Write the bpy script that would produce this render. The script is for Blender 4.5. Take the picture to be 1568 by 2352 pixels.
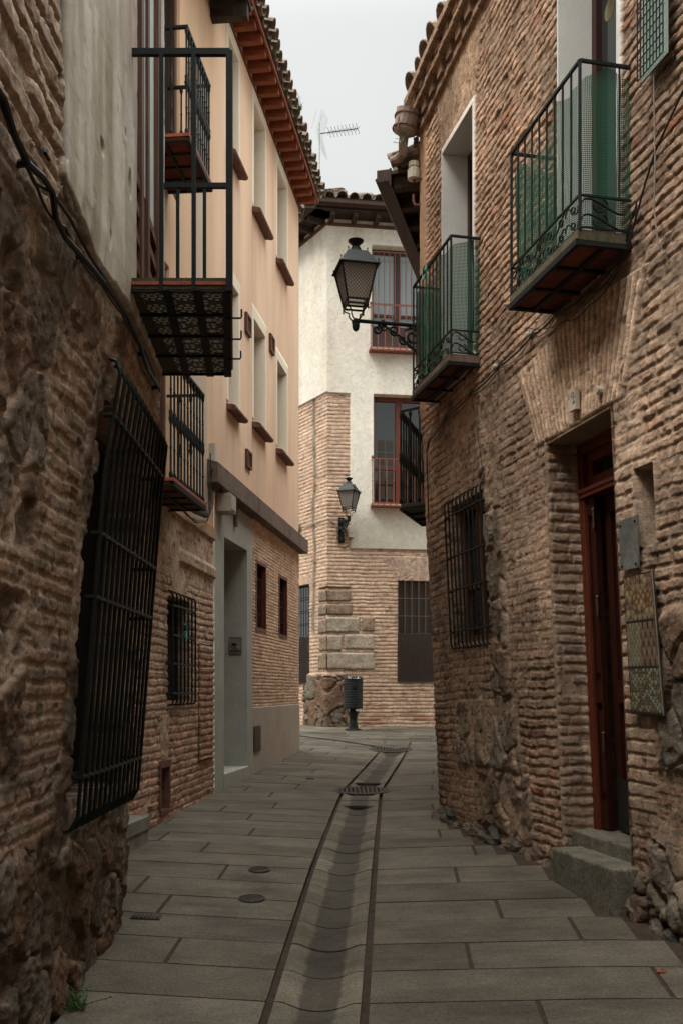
import bpy, math, random
import numpy as np
from mathutils import Vector
R = math.radians
random.seed(7)
for o in list(bpy.data.objects): bpy.data.objects.remove(o)
sc = bpy.context.scene
# ------------------------------------------------------------------ camera, sky, sun, exposure
EYE = 1.6; F = 2287.0
cam = bpy.data.cameras.new('camera'); co = bpy.data.objects.new('camera', cam); sc.collection.objects.link(co)
co.location = (0, 0, EYE); co.rotation_euler = (R(90), 0, 0)
cam.sensor_fit = 'HORIZONTAL'; cam.sensor_width = 24; cam.lens = 35; cam.shift_y = 410/1568
cam.clip_start = .05; cam.clip_end = 2000
sc.camera = co
SUN_EL, SUN_AZ = 57, 238
w = bpy.data.worlds.new('World'); sc.world = w; w.use_nodes = True
nt = w.node_tree; N = nt.nodes; L = nt.links; N.clear()
wo = N.new('ShaderNodeOutputWorld'); bg = N.new('ShaderNodeBackground'); L.new(bg.outputs[0], wo.inputs[0])
sky = N.new('ShaderNodeTexSky'); sky.sky_type = 'NISHITA'; sky.sun_disc = False
sky.sun_elevation = R(SUN_EL); sky.sun_rotation = R(SUN_AZ); sky.dust_density = 5
tc = N.new('ShaderNodeTexCoord'); sx = N.new('ShaderNodeSeparateXYZ'); L.new(tc.outputs['Generated'], sx.inputs[0])
cl = N.new('ShaderNodeTexNoise'); cl.inputs['Scale'].default_value = 2.2; cl.inputs['Detail'].default_value = 4
L.new(tc.outputs['Generated'], cl.inputs['Vector'])
mr = N.new('ShaderNodeMapRange'); mr.interpolation_type = 'SMOOTHSTEP'; mr.inputs['From Min'].default_value = .55; mr.inputs['From Max'].default_value = .82
mr.inputs['To Min'].default_value = 4.6; mr.inputs['To Max'].default_value = 26      # an overcast sky is brighter overhead
L.new(sx.outputs['Z'], mr.inputs['Value'])
cm = N.new('ShaderNodeMapRange'); cm.inputs['From Min'].default_value = .3; cm.inputs['From Max'].default_value = .7
cm.inputs['To Min'].default_value = .88; cm.inputs['To Max'].default_value = 1.06; L.new(cl.outputs['Fac'], cm.inputs['Value'])
mu = N.new('ShaderNodeMath'); mu.operation = 'MULTIPLY'; L.new(mr.outputs[0], mu.inputs[0]); L.new(cm.outputs[0], mu.inputs[1])
cc = N.new('ShaderNodeVectorMath'); cc.operation = 'SCALE'; cc.inputs[0].default_value = (.975, 1.0, .985); L.new(mu.outputs[0], cc.inputs['Scale'])
mx = N.new('ShaderNodeMixRGB'); mx.inputs[0].default_value = .975; L.new(sky.outputs[0], mx.inputs[1]); L.new(cc.outputs[0], mx.inputs[2])
L.new(mx.outputs[0], bg.inputs[0]); bg.inputs[1].default_value = .10
sd = bpy.data.lights.new('sun', 'SUN'); sd.energy = 1.5; sd.angle = R(22); sd.color = (1, .95, .88)
so = bpy.data.objects.new('sun', sd); sc.collection.objects.link(so)
_az = R(SUN_AZ); _el = R(SUN_EL)
so.rotation_euler = Vector((math.sin(_az)*math.cos(_el), math.cos(_az)*math.cos(_el), math.sin(_el))).to_track_quat('Z', 'Y').to_euler()
sc.view_settings.view_transform = 'Standard'; sc.view_settings.look = 'None'; sc.view_settings.gamma = 1
sc.view_settings.exposure = 0.9
# ------------------------------------------------------------------ numpy noise
def lerp(a, b_, t_): return a+(b_-a)*t_
def hsh(a, b, seed=0):
    a = np.asarray(a, dtype=np.int64); b = np.asarray(b, dtype=np.int64)
    h = (a*374761393 + b*668265263 + seed*1442695041) & 0xffffffff
    h = ((h ^ (h >> 13))*1274126177) & 0xffffffff
    h = ((h ^ (h >> 15))*2246822519) & 0xffffffff
    return ((h ^ (h >> 16)) & 0xffffff)/float(0x1000000)
def vn(x, y, seed=0):
    ix = np.floor(x); iy = np.floor(y); fx = x-ix; fy = y-iy
    fx = fx*fx*(3-2*fx); fy = fy*fy*(3-2*fy); ix = ix.astype(np.int64); iy = iy.astype(np.int64)
    return ((hsh(ix, iy, seed)*(1-fx)+hsh(ix+1, iy, seed)*fx)*(1-fy)+(hsh(ix, iy+1, seed)*(1-fx)+hsh(ix+1, iy+1, seed)*fx)*fy)
def fbm(x, y, o=4, seed=0):
    s = 0; a = .5; t = 0
    for k in range(o):
        s = s+a*vn(x*2**k, y*2**k, seed+k*17); t += a; a *= .5
    return s/t
def sst(a, b, x):
    t = np.clip((x-a)/(b-a), 0, 1); return t*t*(3-2*t)
def worley(x, y, seed=0, jit=.95, full=False):
    ix = np.floor(x).astype(np.int64); iy = np.floor(y).astype(np.int64)
    f1 = np.full(x.shape, 9.); f2 = np.full(x.shape, 9.); idd = np.zeros(x.shape); ox = np.zeros(x.shape); oy = np.zeros(x.shape)
    for dx in (-1, 0, 1):
        for dy in (-1, 0, 1):
            cx = ix+dx; cy = iy+dy
            px = cx+.5+(hsh(cx, cy, seed)-.5)*jit; py = cy+.5+(hsh(cx, cy, seed+5)-.5)*jit
            d = .6*np.hypot(x-px, y-py)+.42*np.maximum(np.abs(x-px), np.abs(y-py)*1.05)+.16*(hsh(cx, cy, seed+3)-.5); n = d < f1
            f2 = np.where(n, f1, np.minimum(f2, d)); idd = np.where(n, hsh(cx, cy, seed+9), idd); f1 = np.where(n, d, f1); ox = np.where(n, x-px, ox); oy = np.where(n, y-py, oy)
    if full: return f1, f2, idd, ox, oy
    return f1, f2, idd
def stones(U, Z, su, sz, seed, relief=.05, gap=(.03, .14), bury=.5):
    """rubble stones of uneven size set in mortar: returns height, stone mask, id"""
    wu = fbm(U*4.5, Z*4.5, 3, seed+1)-.5; wz = fbm(U*4.5+9, Z*4.5+3, 3, seed+2)-.5
    f1, f2, idd, ox, oy = worley(U*su+.5*wu, Z*sz+.5*wz, seed, full=True); r1 = fbm(U*14, Z*14, 4, seed+4)-.5; r2 = fbm(U*34, Z*34, 3, seed+6)-.5
    e = f2-f1+.16*r1; m = sst(gap[0], gap[0]+(gap[1]-gap[0])*.62, e); top = .45+.55*idd+.9*(ox*(hsh((idd*9999).astype(np.int64), 3, 1)-.5)+oy*(hsh((idd*9999).astype(np.int64), 7, 1)-.7))-.5*np.clip(.25-e, 0, 1)
    top = top+.25*np.floor(3*fbm(U*9+idd*40, Z*7, 2, seed+8))/3
    bur = sst(bury-.12, bury+.06, fbm(U*1.7, Z*1.5, 3, seed+12)+.25*(idd-.5)); mk = m*bur
    return relief*(mk*top)+relief*.35*r1+.010*r2, mk, idd
def A4(C, a): return np.concatenate([C, np.broadcast_to(np.asarray(a, float), C.shape[:2])[..., None]], -1)
def mixc(a, b, t):
    t = np.asarray(t)[..., None]; return np.asarray(a)*(1-t)+np.asarray(b)*t
def bricks(U, Z, pitch, ln, mort, seed, wob=.008, rough=.25, vm=.014, sep=.42):
    zz = Z+wob*(fbm(U*1.6, Z*1.2, 3, seed)-.5)*2+.16*pitch*(fbm(U*7, Z*5, 2, seed+3)-.5)*2*(.4+rough)
    row = np.floor(zz/pitch).astype(np.int64); fv = zz/pitch-row
    L_ = ln*(.75+.5*hsh(row, row*0, seed+2))
    uu = U/L_+hsh(row, row*0+1, seed)*7+.35*(vn(U*3.1, row*3.7, seed+8)-.5); col = np.floor(uu).astype(np.int64); fu = uu-col
    idd = hsh(row, col, seed+11); i2 = hsh(row, col, seed+12); chip = fbm(U*26, Z*26, 3, seed+4)-.5
    dv = np.minimum(fv+.07*(idd-.5)+.08*(i2-.5)*(fu-.5), 1-fv-.06*(i2-.5))-mort/2-chip*rough*.42
    du = np.minimum(fu, 1-fu)*L_-vm/2-chip*.012*(.4+rough)
    m = sst(-.01, .055, dv)*(sep+(1-sep)*sst(-.001, .005, du))
    m = m*(1-.65*rough*sst(.62, .75, vn(U*6, Z*9, seed+20)))*(.62+.38*i2)+.28*chip*rough
    m = np.where(idd > 1-.05*rough, m*.1, m)
    return m, idd, row
# ------------------------------------------------------------------ materials
MATS = {}
def nd(t, ty, **kw):
    n = t.nodes.new(ty)
    for k, v in kw.items():
        if k in n.inputs: n.inputs[k].default_value = v
        else: setattr(n, k, v)
    return n
def mat(name, col=(.5, .5, .5), rough=.8, var=.25, scale=6, bump=.3, bscale=60, dist=.004, metal=0, col2=None, attr=None, spec=.3, stretch=(1, 1, 1), gr=.8):
    if name in MATS: return MATS[name]
    m = bpy.data.materials.new(name); m.use_nodes = True; t = m.node_tree
    b = t.nodes['Principled BSDF']; b.inputs['Roughness'].default_value = rough; b.inputs['Metallic'].default_value = metal
    b.inputs['Specular IOR Level'].default_value = spec
    tcn = nd(t, 'ShaderNodeTexCoord'); mp = nd(t, 'ShaderNodeMapping'); mp.inputs['Scale'].default_value = stretch
    t.links.new(tcn.outputs['Object'], mp.inputs[0])
    n1 = nd(t, 'ShaderNodeTexNoise', Scale=scale, Detail=7, Roughness=.65); t.links.new(mp.outputs[0], n1.inputs['Vector'])
    r = nd(t, 'ShaderNodeMapRange'); r.inputs['From Min'].default_value = .3; r.inputs['From Max'].default_value = .7
    t.links.new(n1.outputs['Fac'], r.inputs['Value'])
    if attr:
        a = nd(t, 'ShaderNodeAttribute', attribute_name=attr); src = a.outputs['Color']
    else:
        a = nd(t, 'ShaderNodeRGB'); a.outputs[0].default_value = (*col, 1); src = a.outputs[0]
    if col2 is not None:
        x = nd(t, 'ShaderNodeMixRGB'); t.links.new(r.outputs[0], x.inputs[0]); t.links.new(src, x.inputs[1]); x.inputs[2].default_value = (*col2, 1)
    else:
        r.inputs['To Min'].default_value = 1-var; r.inputs['To Max'].default_value = 1+var
        x = nd(t, 'ShaderNodeVectorMath', operation='SCALE'); t.links.new(src, x.inputs[0]); t.links.new(r.outputs[0], x.inputs['Scale'])
    # fine grain on top
    n3 = nd(t, 'ShaderNodeTexNoise', Scale=bscale*.55, Detail=7, Roughness=.85); t.links.new(mp.outputs[0], n3.inputs['Vector'])
    r3 = nd(t, 'ShaderNodeMapRange'); r3.inputs['From Min'].default_value = .36; r3.inputs['From Max'].default_value = .64
    r3.inputs['To Min'].default_value = 1-var*gr; r3.inputs['To Max'].default_value = 1+var*gr; t.links.new(n3.outputs['Fac'], r3.inputs['Value'])
    y = nd(t, 'ShaderNodeVectorMath', operation='SCALE'); t.links.new(x.outputs[0], y.inputs[0]); t.links.new(r3.outputs[0], y.inputs['Scale'])
    if attr:
        am = nd(t, 'ShaderNodeMixRGB'); t.links.new(a.outputs['Alpha'], am.inputs[0]); t.links.new(src, am.inputs[1]); t.links.new(y.outputs[0], am.inputs[2]); t.links.new(am.outputs[0], b.inputs['Base Color'])
    else: t.links.new(y.outputs[0], b.inputs['Base Color'])
    if bump:
        n2 = nd(t, 'ShaderNodeTexNoise', Scale=bscale, Detail=6, Roughness=.7); t.links.new(mp.outputs[0], n2.inputs['Vector'])
        bp = nd(t, 'ShaderNodeBump', Strength=bump, Distance=dist); t.links.new(n2.outputs['Fac'], bp.inputs['Height']); t.links.new(bp.outputs[0], b.inputs['Normal'])
        if attr: t.links.new(a.outputs['Alpha'], bp.inputs['Strength'])
    MATS[name] = m; return m
M_wall = mat('old_masonry', attr='Col', rough=.95, var=.26, scale=9, bump=1, bscale=60, dist=.012, spec=.12, gr=1.4)
M_plaster = mat('painted_plaster', attr='Col', rough=.9, var=.07, scale=2.2, bump=.35, bscale=90, dist=.002, spec=.15, stretch=(1, 1, .35))
M_iron = mat('black_iron', (.011, .013, .012), .65, .4, 20, .3, 150, .001, spec=.2)
M_irong = mat('green_black_iron', (.008, .012, .010), .55, .4, 20, .3, 150, .001, spec=.25)
M_rust = mat('red_oxide_iron', (.21, .075, .05), .6, .3, 15, .3, 120, .001)
M_wood = mat('brown_wood', (.105, .045, .025), .55, .35, 8, .3, 60, .002, stretch=(6, 6, .6))
M_dwood = mat('dark_red_wood', (.032, .007, .004), .45, .35, 6, .3, 60, .002, stretch=(6, 6, .6))
M_frame = mat('red_brown_frame', (.13, .032, .016), .45, .3, 6, .2, 60, .001, stretch=(6, 6, .6))
M_rafter = mat('rafter_wood', (.24, .068, .028), .7, .4, 7, .4, 50, .003, stretch=(1, 8, 8))
M_odwood = mat('old_dark_wood', (.045, .032, .024), .85, .5, 7, .6, 40, .006)
M_tile = mat('old_roof_tile', (.30, .225, .165), .95, .5, 5, .9, 40, .008, col2=(.085, .072, .055))
M_granite = mat('granite', (.40, .40, .345), .85, .12, 3, .6, 110, .003, gr=1.8)
M_granitew = mat('rough_granite', (.22, .205, .175), .9, .3, 5, .8, 90, .006)
M_step = mat('step_stone', (.135, .125, .092), .85, .42, 5, .6, 90, .004, gr=1.6)
M_band = mat('weathered_band', (.15, .105, .078), .85, .4, 4, .4, 60, .003)
M_terra = mat('terracotta', (.34, .10, .06), .85, .3, 12, .4, 60, .003)
M_sillt = mat('sill_tile', (.15, .07, .05), .7, .35, 14, .4, 60, .003)
M_moss = mat('mossy_stone', (.13, .10, .07), .95, .3, 18, .9, 60, .006, col2=(.045, .055, .018), stretch=(1, 1, .5))
M_under = mat('balcony_soffit', (.13, .035, .022), .85, .4, 10, .4, 50, .003)
M_white = mat('white_reveal', (.66, .65, .60), .9, .06, 4, .4, 50, .002)
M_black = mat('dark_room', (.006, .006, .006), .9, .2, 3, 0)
M_cable = mat('black_cable', (.012, .014, .015), .45, .3, 20, .1, 60, .001)
M_gcable = mat('grey_conduit', (.30, .25, .19), .6, .3, 10, .2, 60, .001)
M_gutter = mat('brown_gutter', (.05, .028, .020), .35, .25, 5, .1, 60, .001, metal=.2)
M_pole = mat('galvanised_pole', (.42, .44, .40), .5, .2, 20, .1, 60, .001, metal=.5)
M_plastic = mat('grey_plastic', (.47, .45, .38), .55, .12, 8, .1, 60, .001)
M_zinc = mat('stained_zinc', (.45, .40, .36), .7, .4, 8, .3, 60, .002, col2=(.20, .12, .09))
M_ceram = mat('white_ceramic', (.52, .48, .38), .4, .15, 10, .1, 60, .001)
M_bin = mat('bin_plastic', (.012, .018, .017), .5, .2, 10, .2, 80, .001)
M_leaf = mat('leaf_green', (.07, .13, .03), .7, .4, 10, 0)
M_steel = mat('brushed_metal', (.42, .41, .37), .35, .12, 10, .1, 100, .001, metal=.7)
M_plaq = mat('dull_metal_plate', (.16, .17, .155), .45, .35, 4, .2, 60, .001, metal=.3)
M_cast = mat('cast_iron_cover', (.055, .046, .038), .6, .4, 12, .4, 90, .002, metal=.3)
M_slab = mat('paving_slab', attr='Col', rough=.72, var=.30, scale=2.6, bump=.6, bscale=130, dist=.003, spec=.25, gr=1.6)
M_joint = mat('joint_earth', (.055, .038, .026), .95, .35, 12, .6, 80, .004)
M_paint = mat('white_paint', (.7, .7, .66), .6, .08, 10, 0)
M_blue = mat('blue_grey_enamel', (.10, .10, .16), .5, .1, 10, 0)
M_attr = mat('printed_surface', attr='Col', rough=.5, var=.06, scale=10, bump=0)
M_curt = mat('curtain', (.50, .58, .55), .7, .1, 5, .1, 60, .001)
def glass(name, col, rough=.08):
    m = bpy.data.materials.new(name); m.use_nodes = True; b = m.node_tree.nodes['Principled BSDF']
    b.inputs['Base Color'].default_value = (*col, 1); b.inputs['Roughness'].default_value = rough; b.inputs['Specular IOR Level'].default_value = .8
    MATS[name] = m; return m
M_glass = glass('dark_glass', (.02, .025, .025)); M_blind = glass('blind_behind_glass', (.26, .32, .33), .15)
M_gglass = glass('green_tinted_glass', (.34, .46, .40), .2)
m = bpy.data.materials.new('frosted_lamp_glass'); m.use_nodes = True; M_lamp = m; t = m.node_tree
b = t.nodes['Principled BSDF']; b.inputs['Base Color'].default_value = (.88, .84, .80, 1); b.inputs['Roughness'].default_value = .35
tr = nd(t, 'ShaderNodeBsdfTranslucent'); tr.inputs[0].default_value = (.8, .76, .72, 1); ms = nd(t, 'ShaderNodeMixShader'); ms.inputs[0].default_value = .75
t.links.new(b.outputs[0], ms.inputs[1]); t.links.new(tr.outputs[0], ms.inputs[2]); tp = nd(t, 'ShaderNodeBsdfTransparent'); m3 = nd(t, 'ShaderNodeMixShader'); m3.inputs[0].default_value = .15; t.links.new(ms.outputs[0], m3.inputs[1]); t.links.new(tp.outputs[0], m3.inputs[2]); t.links.new(m3.outputs[0], t.nodes['Material Output'].inputs[0])
def netmat(name, col, cell, wire):
    m = bpy.data.materials.new(name); m.use_nodes = True; t = m.node_tree; b = t.nodes['Principled BSDF']
    b.inputs['Base Color'].default_value = (*col, 1); b.inputs['Roughness'].default_value = .6
    uv = nd(t, 'ShaderNodeUVMap'); sp = nd(t, 'ShaderNodeSeparateXYZ'); t.links.new(uv.outputs[0], sp.inputs[0]); outs = []
    for k in (0, 1):
        a = nd(t, 'ShaderNodeMath', operation='DIVIDE'); t.links.new(sp.outputs[k], a.inputs[0]); a.inputs[1].default_value = cell
        f = nd(t, 'ShaderNodeMath', operation='FRACT'); t.links.new(a.outputs[0], f.inputs[0])
        l = nd(t, 'ShaderNodeMath', operation='LESS_THAN'); t.links.new(f.outputs[0], l.inputs[0]); l.inputs[1].default_value = wire; outs.append(l)
    mxx = nd(t, 'ShaderNodeMath', operation='MAXIMUM'); t.links.new(outs[0].outputs[0], mxx.inputs[0]); t.links.new(outs[1].outputs[0], mxx.inputs[1])
    tr = nd(t, 'ShaderNodeBsdfTransparent'); ms = nd(t, 'ShaderNodeMixShader'); t.links.new(mxx.outputs[0], ms.inputs[0])
    t.links.new(tr.outputs[0], ms.inputs[1]); t.links.new(b.outputs[0], ms.inputs[2]); t.links.new(ms.outputs[0], t.nodes['Material Output'].inputs[0])
    return m
M_net = netmat('green_netting', (.006, .085, .045), .011, .38)
# ------------------------------------------------------------------ mesh builder and scene tree
class MB:
    def __init__(s): s.v = []; s.f = []; s.c = []
    def add(s, vs, fs, col=None):
        n = len(s.v); s.v += [tuple(map(float, p)) for p in vs]; s.f += [tuple(n+i for i in f) for f in fs]
        if col is not None or s.c:
            while len(s.c) < n: s.c.append((.5, .5, .5))
            s.c += [col or (.5, .5, .5)]*len(vs)
        return s
    def hexa(s, p, col=None):   # 8 points: bottom 4 ccw, top 4
        return s.add(p, [(0, 3, 2, 1), (4, 5, 6, 7), (0, 1, 5, 4), (1, 2, 6, 5), (2, 3, 7, 6), (3, 0, 4, 7)], col)
    def box(s, x0, x1, y0, y1, z0, z1, col=None):
        return s.hexa([(x0, y0, z0), (x1, y0, z0), (x1, y1, z0), (x0, y1, z0), (x0, y0, z1), (x1, y0, z1), (x1, y1, z1), (x0, y1, z1)], col)
    def wbox(s, W, u0, u1, d0, d1, z0, z1, col=None):   # box in a wall's frame
        P = W.P
        return s.hexa([P(u0, z0, d0), P(u1, z0, d0), P(u1, z0, d1), P(u0, z0, d1), P(u0, z1, d0), P(u1, z1, d0), P(u1, z1, d1), P(u0, z1, d1)], col)
    def tube(s, pts, r, n=6, flat=None, cap=True, col=None):
        pts = [Vector(p) for p in pts]; rs = r if isinstance(r, (list, tuple)) else [r]*len(pts); vs = []; fs = []
        up = Vector((0, 0, 1)); prev = None
        for i, p in enumerate(pts):
            d = (pts[min(i+1, len(pts)-1)]-pts[max(i-1, 0)])
            d = d.normalized() if d.length > 1e-9 else Vector((0, 0, 1))
            a = prev if prev is not None else (up if abs(d.dot(up)) < .9 else Vector((1, 0, 0)))
            a = (a-d*a.dot(d)); a = a.normalized() if a.length > 1e-6 else d.orthogonal().normalized(); b_ = d.cross(a); prev = a
            for k in range(n):
                t_ = 2*math.pi*(k+.5)/n; vs.append(p+a*math.cos(t_)*rs[i]+b_*math.sin(t_)*rs[i]*(flat or 1))
        for i in range(len(pts)-1):
            for k in range(n):
                fs.append((i*n+k, i*n+(k+1) % n, (i+1)*n+(k+1) % n, (i+1)*n+k))
        if cap: fs.append(tuple(range(n))[::-1]); fs.append(tuple((len(pts)-1)*n+k for k in range(n)))
        return s.add(vs, fs, col)
    def lathe(s, prof, c=(0, 0, 0), n=10, sq=False, rot=0):
        vs = []; fs = []
        for (r, z) in prof:
            for k in range(n):
                t_ = 2*math.pi*(k+.5)/n+rot; vs.append((c[0]+r*math.cos(t_), c[1]+r*math.sin(t_), c[2]+z))
        for i in range(len(prof)-1):
            for k in range(n): fs.append((i*n+k, i*n+(k+1) % n, (i+1)*n+(k+1) % n, (i+1)*n+k))
        fs.append(tuple(range(n))[::-1]); fs.append(tuple((len(prof)-1)*n+k for k in range(n)))
        return s.add(vs, fs)
    def ball(s, c, r, n=8):
        return s.lathe([(r*math.sin(math.pi*i/6)+1e-4, -r*math.cos(math.pi*i/6)) for i in range(7)], c, n)
ROOT = {}
def thing(name, label, cat, loc, group=None):
    o = bpy.data.objects.new(name, None); sc.collection.objects.link(o); o.location = loc; o.empty_display_size = .1
    o['label'] = label; o['category'] = cat
    if group: o['group'] = group
    ROOT[o.name] = Vector(loc); return o
def worldloc(o): return ROOT[o.name]
def link(name, me, mt, parent=None, label=None, loc=None, rz=0):
    o = bpy.data.objects.new(name, me); sc.collection.objects.link(o)
    if mt is not None and not len(me.materials): me.materials.append(mt)
    if parent is not None: o.parent = parent
    base = worldloc(parent) if parent is not None else Vector((0, 0, 0))
    if loc is not None: o.location = Vector(loc)-base; ROOT[o.name] = Vector(loc)
    else: ROOT[o.name] = base
    o.rotation_euler = (0, 0, rz)
    if label: o['label'] = label
    return o
def mesh(name, mb, smooth=False, off=None):
    me = bpy.data.meshes.new(name); off = off or Vector((0, 0, 0))
    me.from_pydata([(p[0]-off[0], p[1]-off[1], p[2]-off[2]) for p in mb.v], [], mb.f)
    if mb.c:
        a = me.color_attributes.new('Col', 'FLOAT_COLOR', 'POINT')
        a.data.foreach_set('color', np.array([(*c[:3], 1) for c in mb.c], dtype=np.float32).ravel())
    if smooth: me.polygons.foreach_set('use_smooth', [True]*len(me.polygons))
    me.update(); return me
def bevel(o, w_=.012):
    m_ = o.modifiers.new('bevel', 'BEVEL'); m_.width = w_; m_.segments = 3; m_.limit_method = 'ANGLE'; m_.angle_limit = R(40); return o
def part(name, mb, mt, parent, label=None, smooth=False):
    return link(name, mesh(name, mb, smooth, worldloc(parent)), mt, parent, label)
def solo(name, mb, mt, label, cat, group=None, smooth=False, kind=None):
    c = Vector((sum(p[0] for p in mb.v)/len(mb.v), sum(p[1] for p in mb.v)/len(mb.v), min(p[2] for p in mb.v)))
    o = bpy.data.objects.new(name, mesh(name, mb, smooth, c)); sc.collection.objects.link(o); o.data.materials.append(mt); o.location = c
    if label: o['label'] = label; o['category'] = cat
    if group: o['group'] = group
    if kind: o['kind'] = kind
    ROOT[o.name] = c; return o
def gridmesh(name, Pts, RGB=None, off=None, smooth=True, flip=False, uv=None):
    nu, nv = Pts.shape[:2]; off = off or Vector((0, 0, 0))
    co_ = (Pts.reshape(-1, 3)-np.array(off[:])).astype(np.float32)
    idx = np.arange(nu*nv).reshape(nu, nv)
    q = np.stack([idx[:-1, :-1], idx[1:, :-1], idx[1:, 1:], idx[:-1, 1:]], -1).reshape(-1, 4)
    if flip: q = q[:, ::-1]
    me = bpy.data.meshes.new(name); me.vertices.add(nu*nv); me.vertices.foreach_set('co', co_.ravel())
    nf = len(q); me.loops.add(nf*4); me.loops.foreach_set('vertex_index', q.astype(np.int32).ravel())
    me.polygons.add(nf); me.polygons.foreach_set('loop_start', np.arange(0, nf*4, 4, dtype=np.int32))
    me.polygons.foreach_set('loop_total', np.full(nf, 4, dtype=np.int32))
    me.polygons.foreach_set('use_smooth', np.full(nf, smooth))
    me.update(calc_edges=True)
    if RGB is not None:
        a = me.color_attributes.new('Col', 'FLOAT_COLOR', 'POINT')
        a.data.foreach_set('color', (np.clip(RGB, 0, 1) if RGB.shape[-1] == 4 else np.concatenate([np.clip(RGB, 0, 1), np.ones(RGB.shape[:2]+(1,))], -1)).astype(np.float32).ravel())
    if uv is not None:
        ul = me.uv_layers.new(name='UVMap'); ul.data.foreach_set('uv', uv.reshape(-1, 2)[q.ravel()].astype(np.float32).ravel())
    return me
class Wall:
    def __init__(s, x0, y0, t, n, off=None):
        l = math.hypot(*t); s.t = (t[0]/l, t[1]/l); s.n = n; l = math.hypot(*n); s.n = (n[0]/l, n[1]/l); s.x0 = x0; s.y0 = y0; s.off = off or (lambda u, z: 0*u)
        s.ang = math.atan2(s.t[1], s.t[0])
    def P(s, u, z, d=0, lean=True):
        o = float(s.off(np.float64(u), np.float64(z))) if lean else 0.; e = o+d
        return (s.x0+s.t[0]*u+s.n[0]*e, s.y0+s.t[1]*u+s.n[1]*e, z)
    def PA(s, U, Z, D):
        e = s.off(U, Z)+D; return np.stack([s.x0+s.t[0]*U+s.n[0]*e, s.y0+s.t[1]*U+s.n[1]*e, Z], -1)
    def hit(s, px, py, d=0):
        k = (px-784)/F; o = 0; u = 0; z = 0
        for _ in range(12):
            e = o+d; X0 = s.x0+s.n[0]*e; Y0 = s.y0+s.n[1]*e
            u = (k*Y0-X0)/(s.t[0]-k*s.t[1]); Y = Y0+s.t[1]*u; z = EYE+(1586-py)/F*Y
            o = float(s.off(np.float64(u), np.float64(z)))
        return u, z
def build_wall(name, W, u0, u1, du, z0, z1, dz, field, opens, parent, mt=None, label=None, ztop=None, smooth=True):
    us = list(np.arange(u0, u1, du))+[u1]; zs = list(np.arange(z0, z1, dz))+[z1]; e = .0012
    for o_ in opens:
        us += [o_[0]-e, o_[0]+e, o_[1]-e, o_[1]+e]; zs += [o_[2]-e, o_[2]+e, o_[3]-e, o_[3]+e]
    us = np.unique(np.clip(us, u0, u1)); zs = np.unique(np.clip(zs, z0, z1))
    U, Z = np.meshgrid(us, zs, indexing='ij'); D, C = field(U, Z)
    D = np.array(D, dtype=float); C = np.array(C, dtype=float)
    for o_ in opens:
        ins = (U > o_[0]) & (U < o_[1]) & (Z > o_[2]) & (Z < o_[3]); D = np.where(ins, -o_[4], D)
        C = np.where(ins[..., None], np.array(tuple(o_[5])+((.4,) if C.shape[-1] == 4 else ())), C)
    if C.shape[-1] == 4:      # grit, pits and lime specks of the bare masonry itself
        sp_ = 1+C[..., 3]*(.75*(fbm(U*24, Z*24, 4, 301)-.5)+.55*(fbm(U*3.1, Z*2.3, 4, 305)-.5)-.30*sst(.66, .74, fbm(U*15, Z*15, 3, 303)))
        C = np.concatenate([C[..., :3]*sp_[..., None], C[..., 3:]], -1); D = D-C[..., 3]*.006*sst(.66, .74, fbm(U*15, Z*15, 3, 303))
    Zp = Z if ztop is None else z0+(Z-z0)*((ztop(U)-z0)/(z1-z0))
    Pts = W.PA(U, Zp, D); flip = (W.t[0]*W.n[1]-W.t[1]*W.n[0]) > 0
    me = gridmesh(name, Pts, C, worldloc(parent), smooth, flip)
    return link(name, me, mt or M_wall, parent, label)
# ------------------------------------------------------------------ ground levels
HY = [-60, 0, 4.24, 5.6, 7, 9.3, 10.8, 13.5, 15.94, 20, 30, 120]; HV = [1.9, 1.62, 1.42, 1.31, 1.21, 1.15, 1.12, 1.045, .965, .735, .6, .5]
def gxc(Y): return np.where(Y < 11.3, -.128+.0506*(Y-4.24), .229+.125*(Y-11.3))
def gz(X, Y):
    X = np.asarray(X, float); Y = np.asarray(Y, float); dx = np.abs(X-gxc(Y))
    k = np.clip((17.5-Y)/2, 0, 1)
    return EYE-np.interp(Y, HY, HV)-.05*k+k*.04*np.clip(dx-.2, 0, 1.25)
def G(x, y): return float(gz(x, y))
EOFF = lambda u, z: .05*(np.clip(z-EYE, -1.6, 2.4)+1.1)
def AOFF(u, z):
    zr = z-EYE; return .078*np.clip(zr, -1.6, 1.8)+sst(.8, 1.8, zr)*.055*np.clip(5.6-u, 0, 1.2)
WA = Wall(-1.162, 0, (0, 1), (1, 0), AOFF)
WE = Wall(3.01-.225*9.3, 9.3, (.225, -1), (-1, -.225), EOFF)
WB = Wall(-1.388, 10.8, (-.0988, -1), (1, -.0988))
WC = Wall(-1.388, 10.8, (.1373, 1), (1, -.1373))
WD = Wall(-.28, 20, (1, .147), (.147, -1))
WL = Wall(-.28, 20, (-.579, 1), (-1, -.579))
WF = Wall(.97, 9.45, (.25, 1), (-1, .25))
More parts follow.
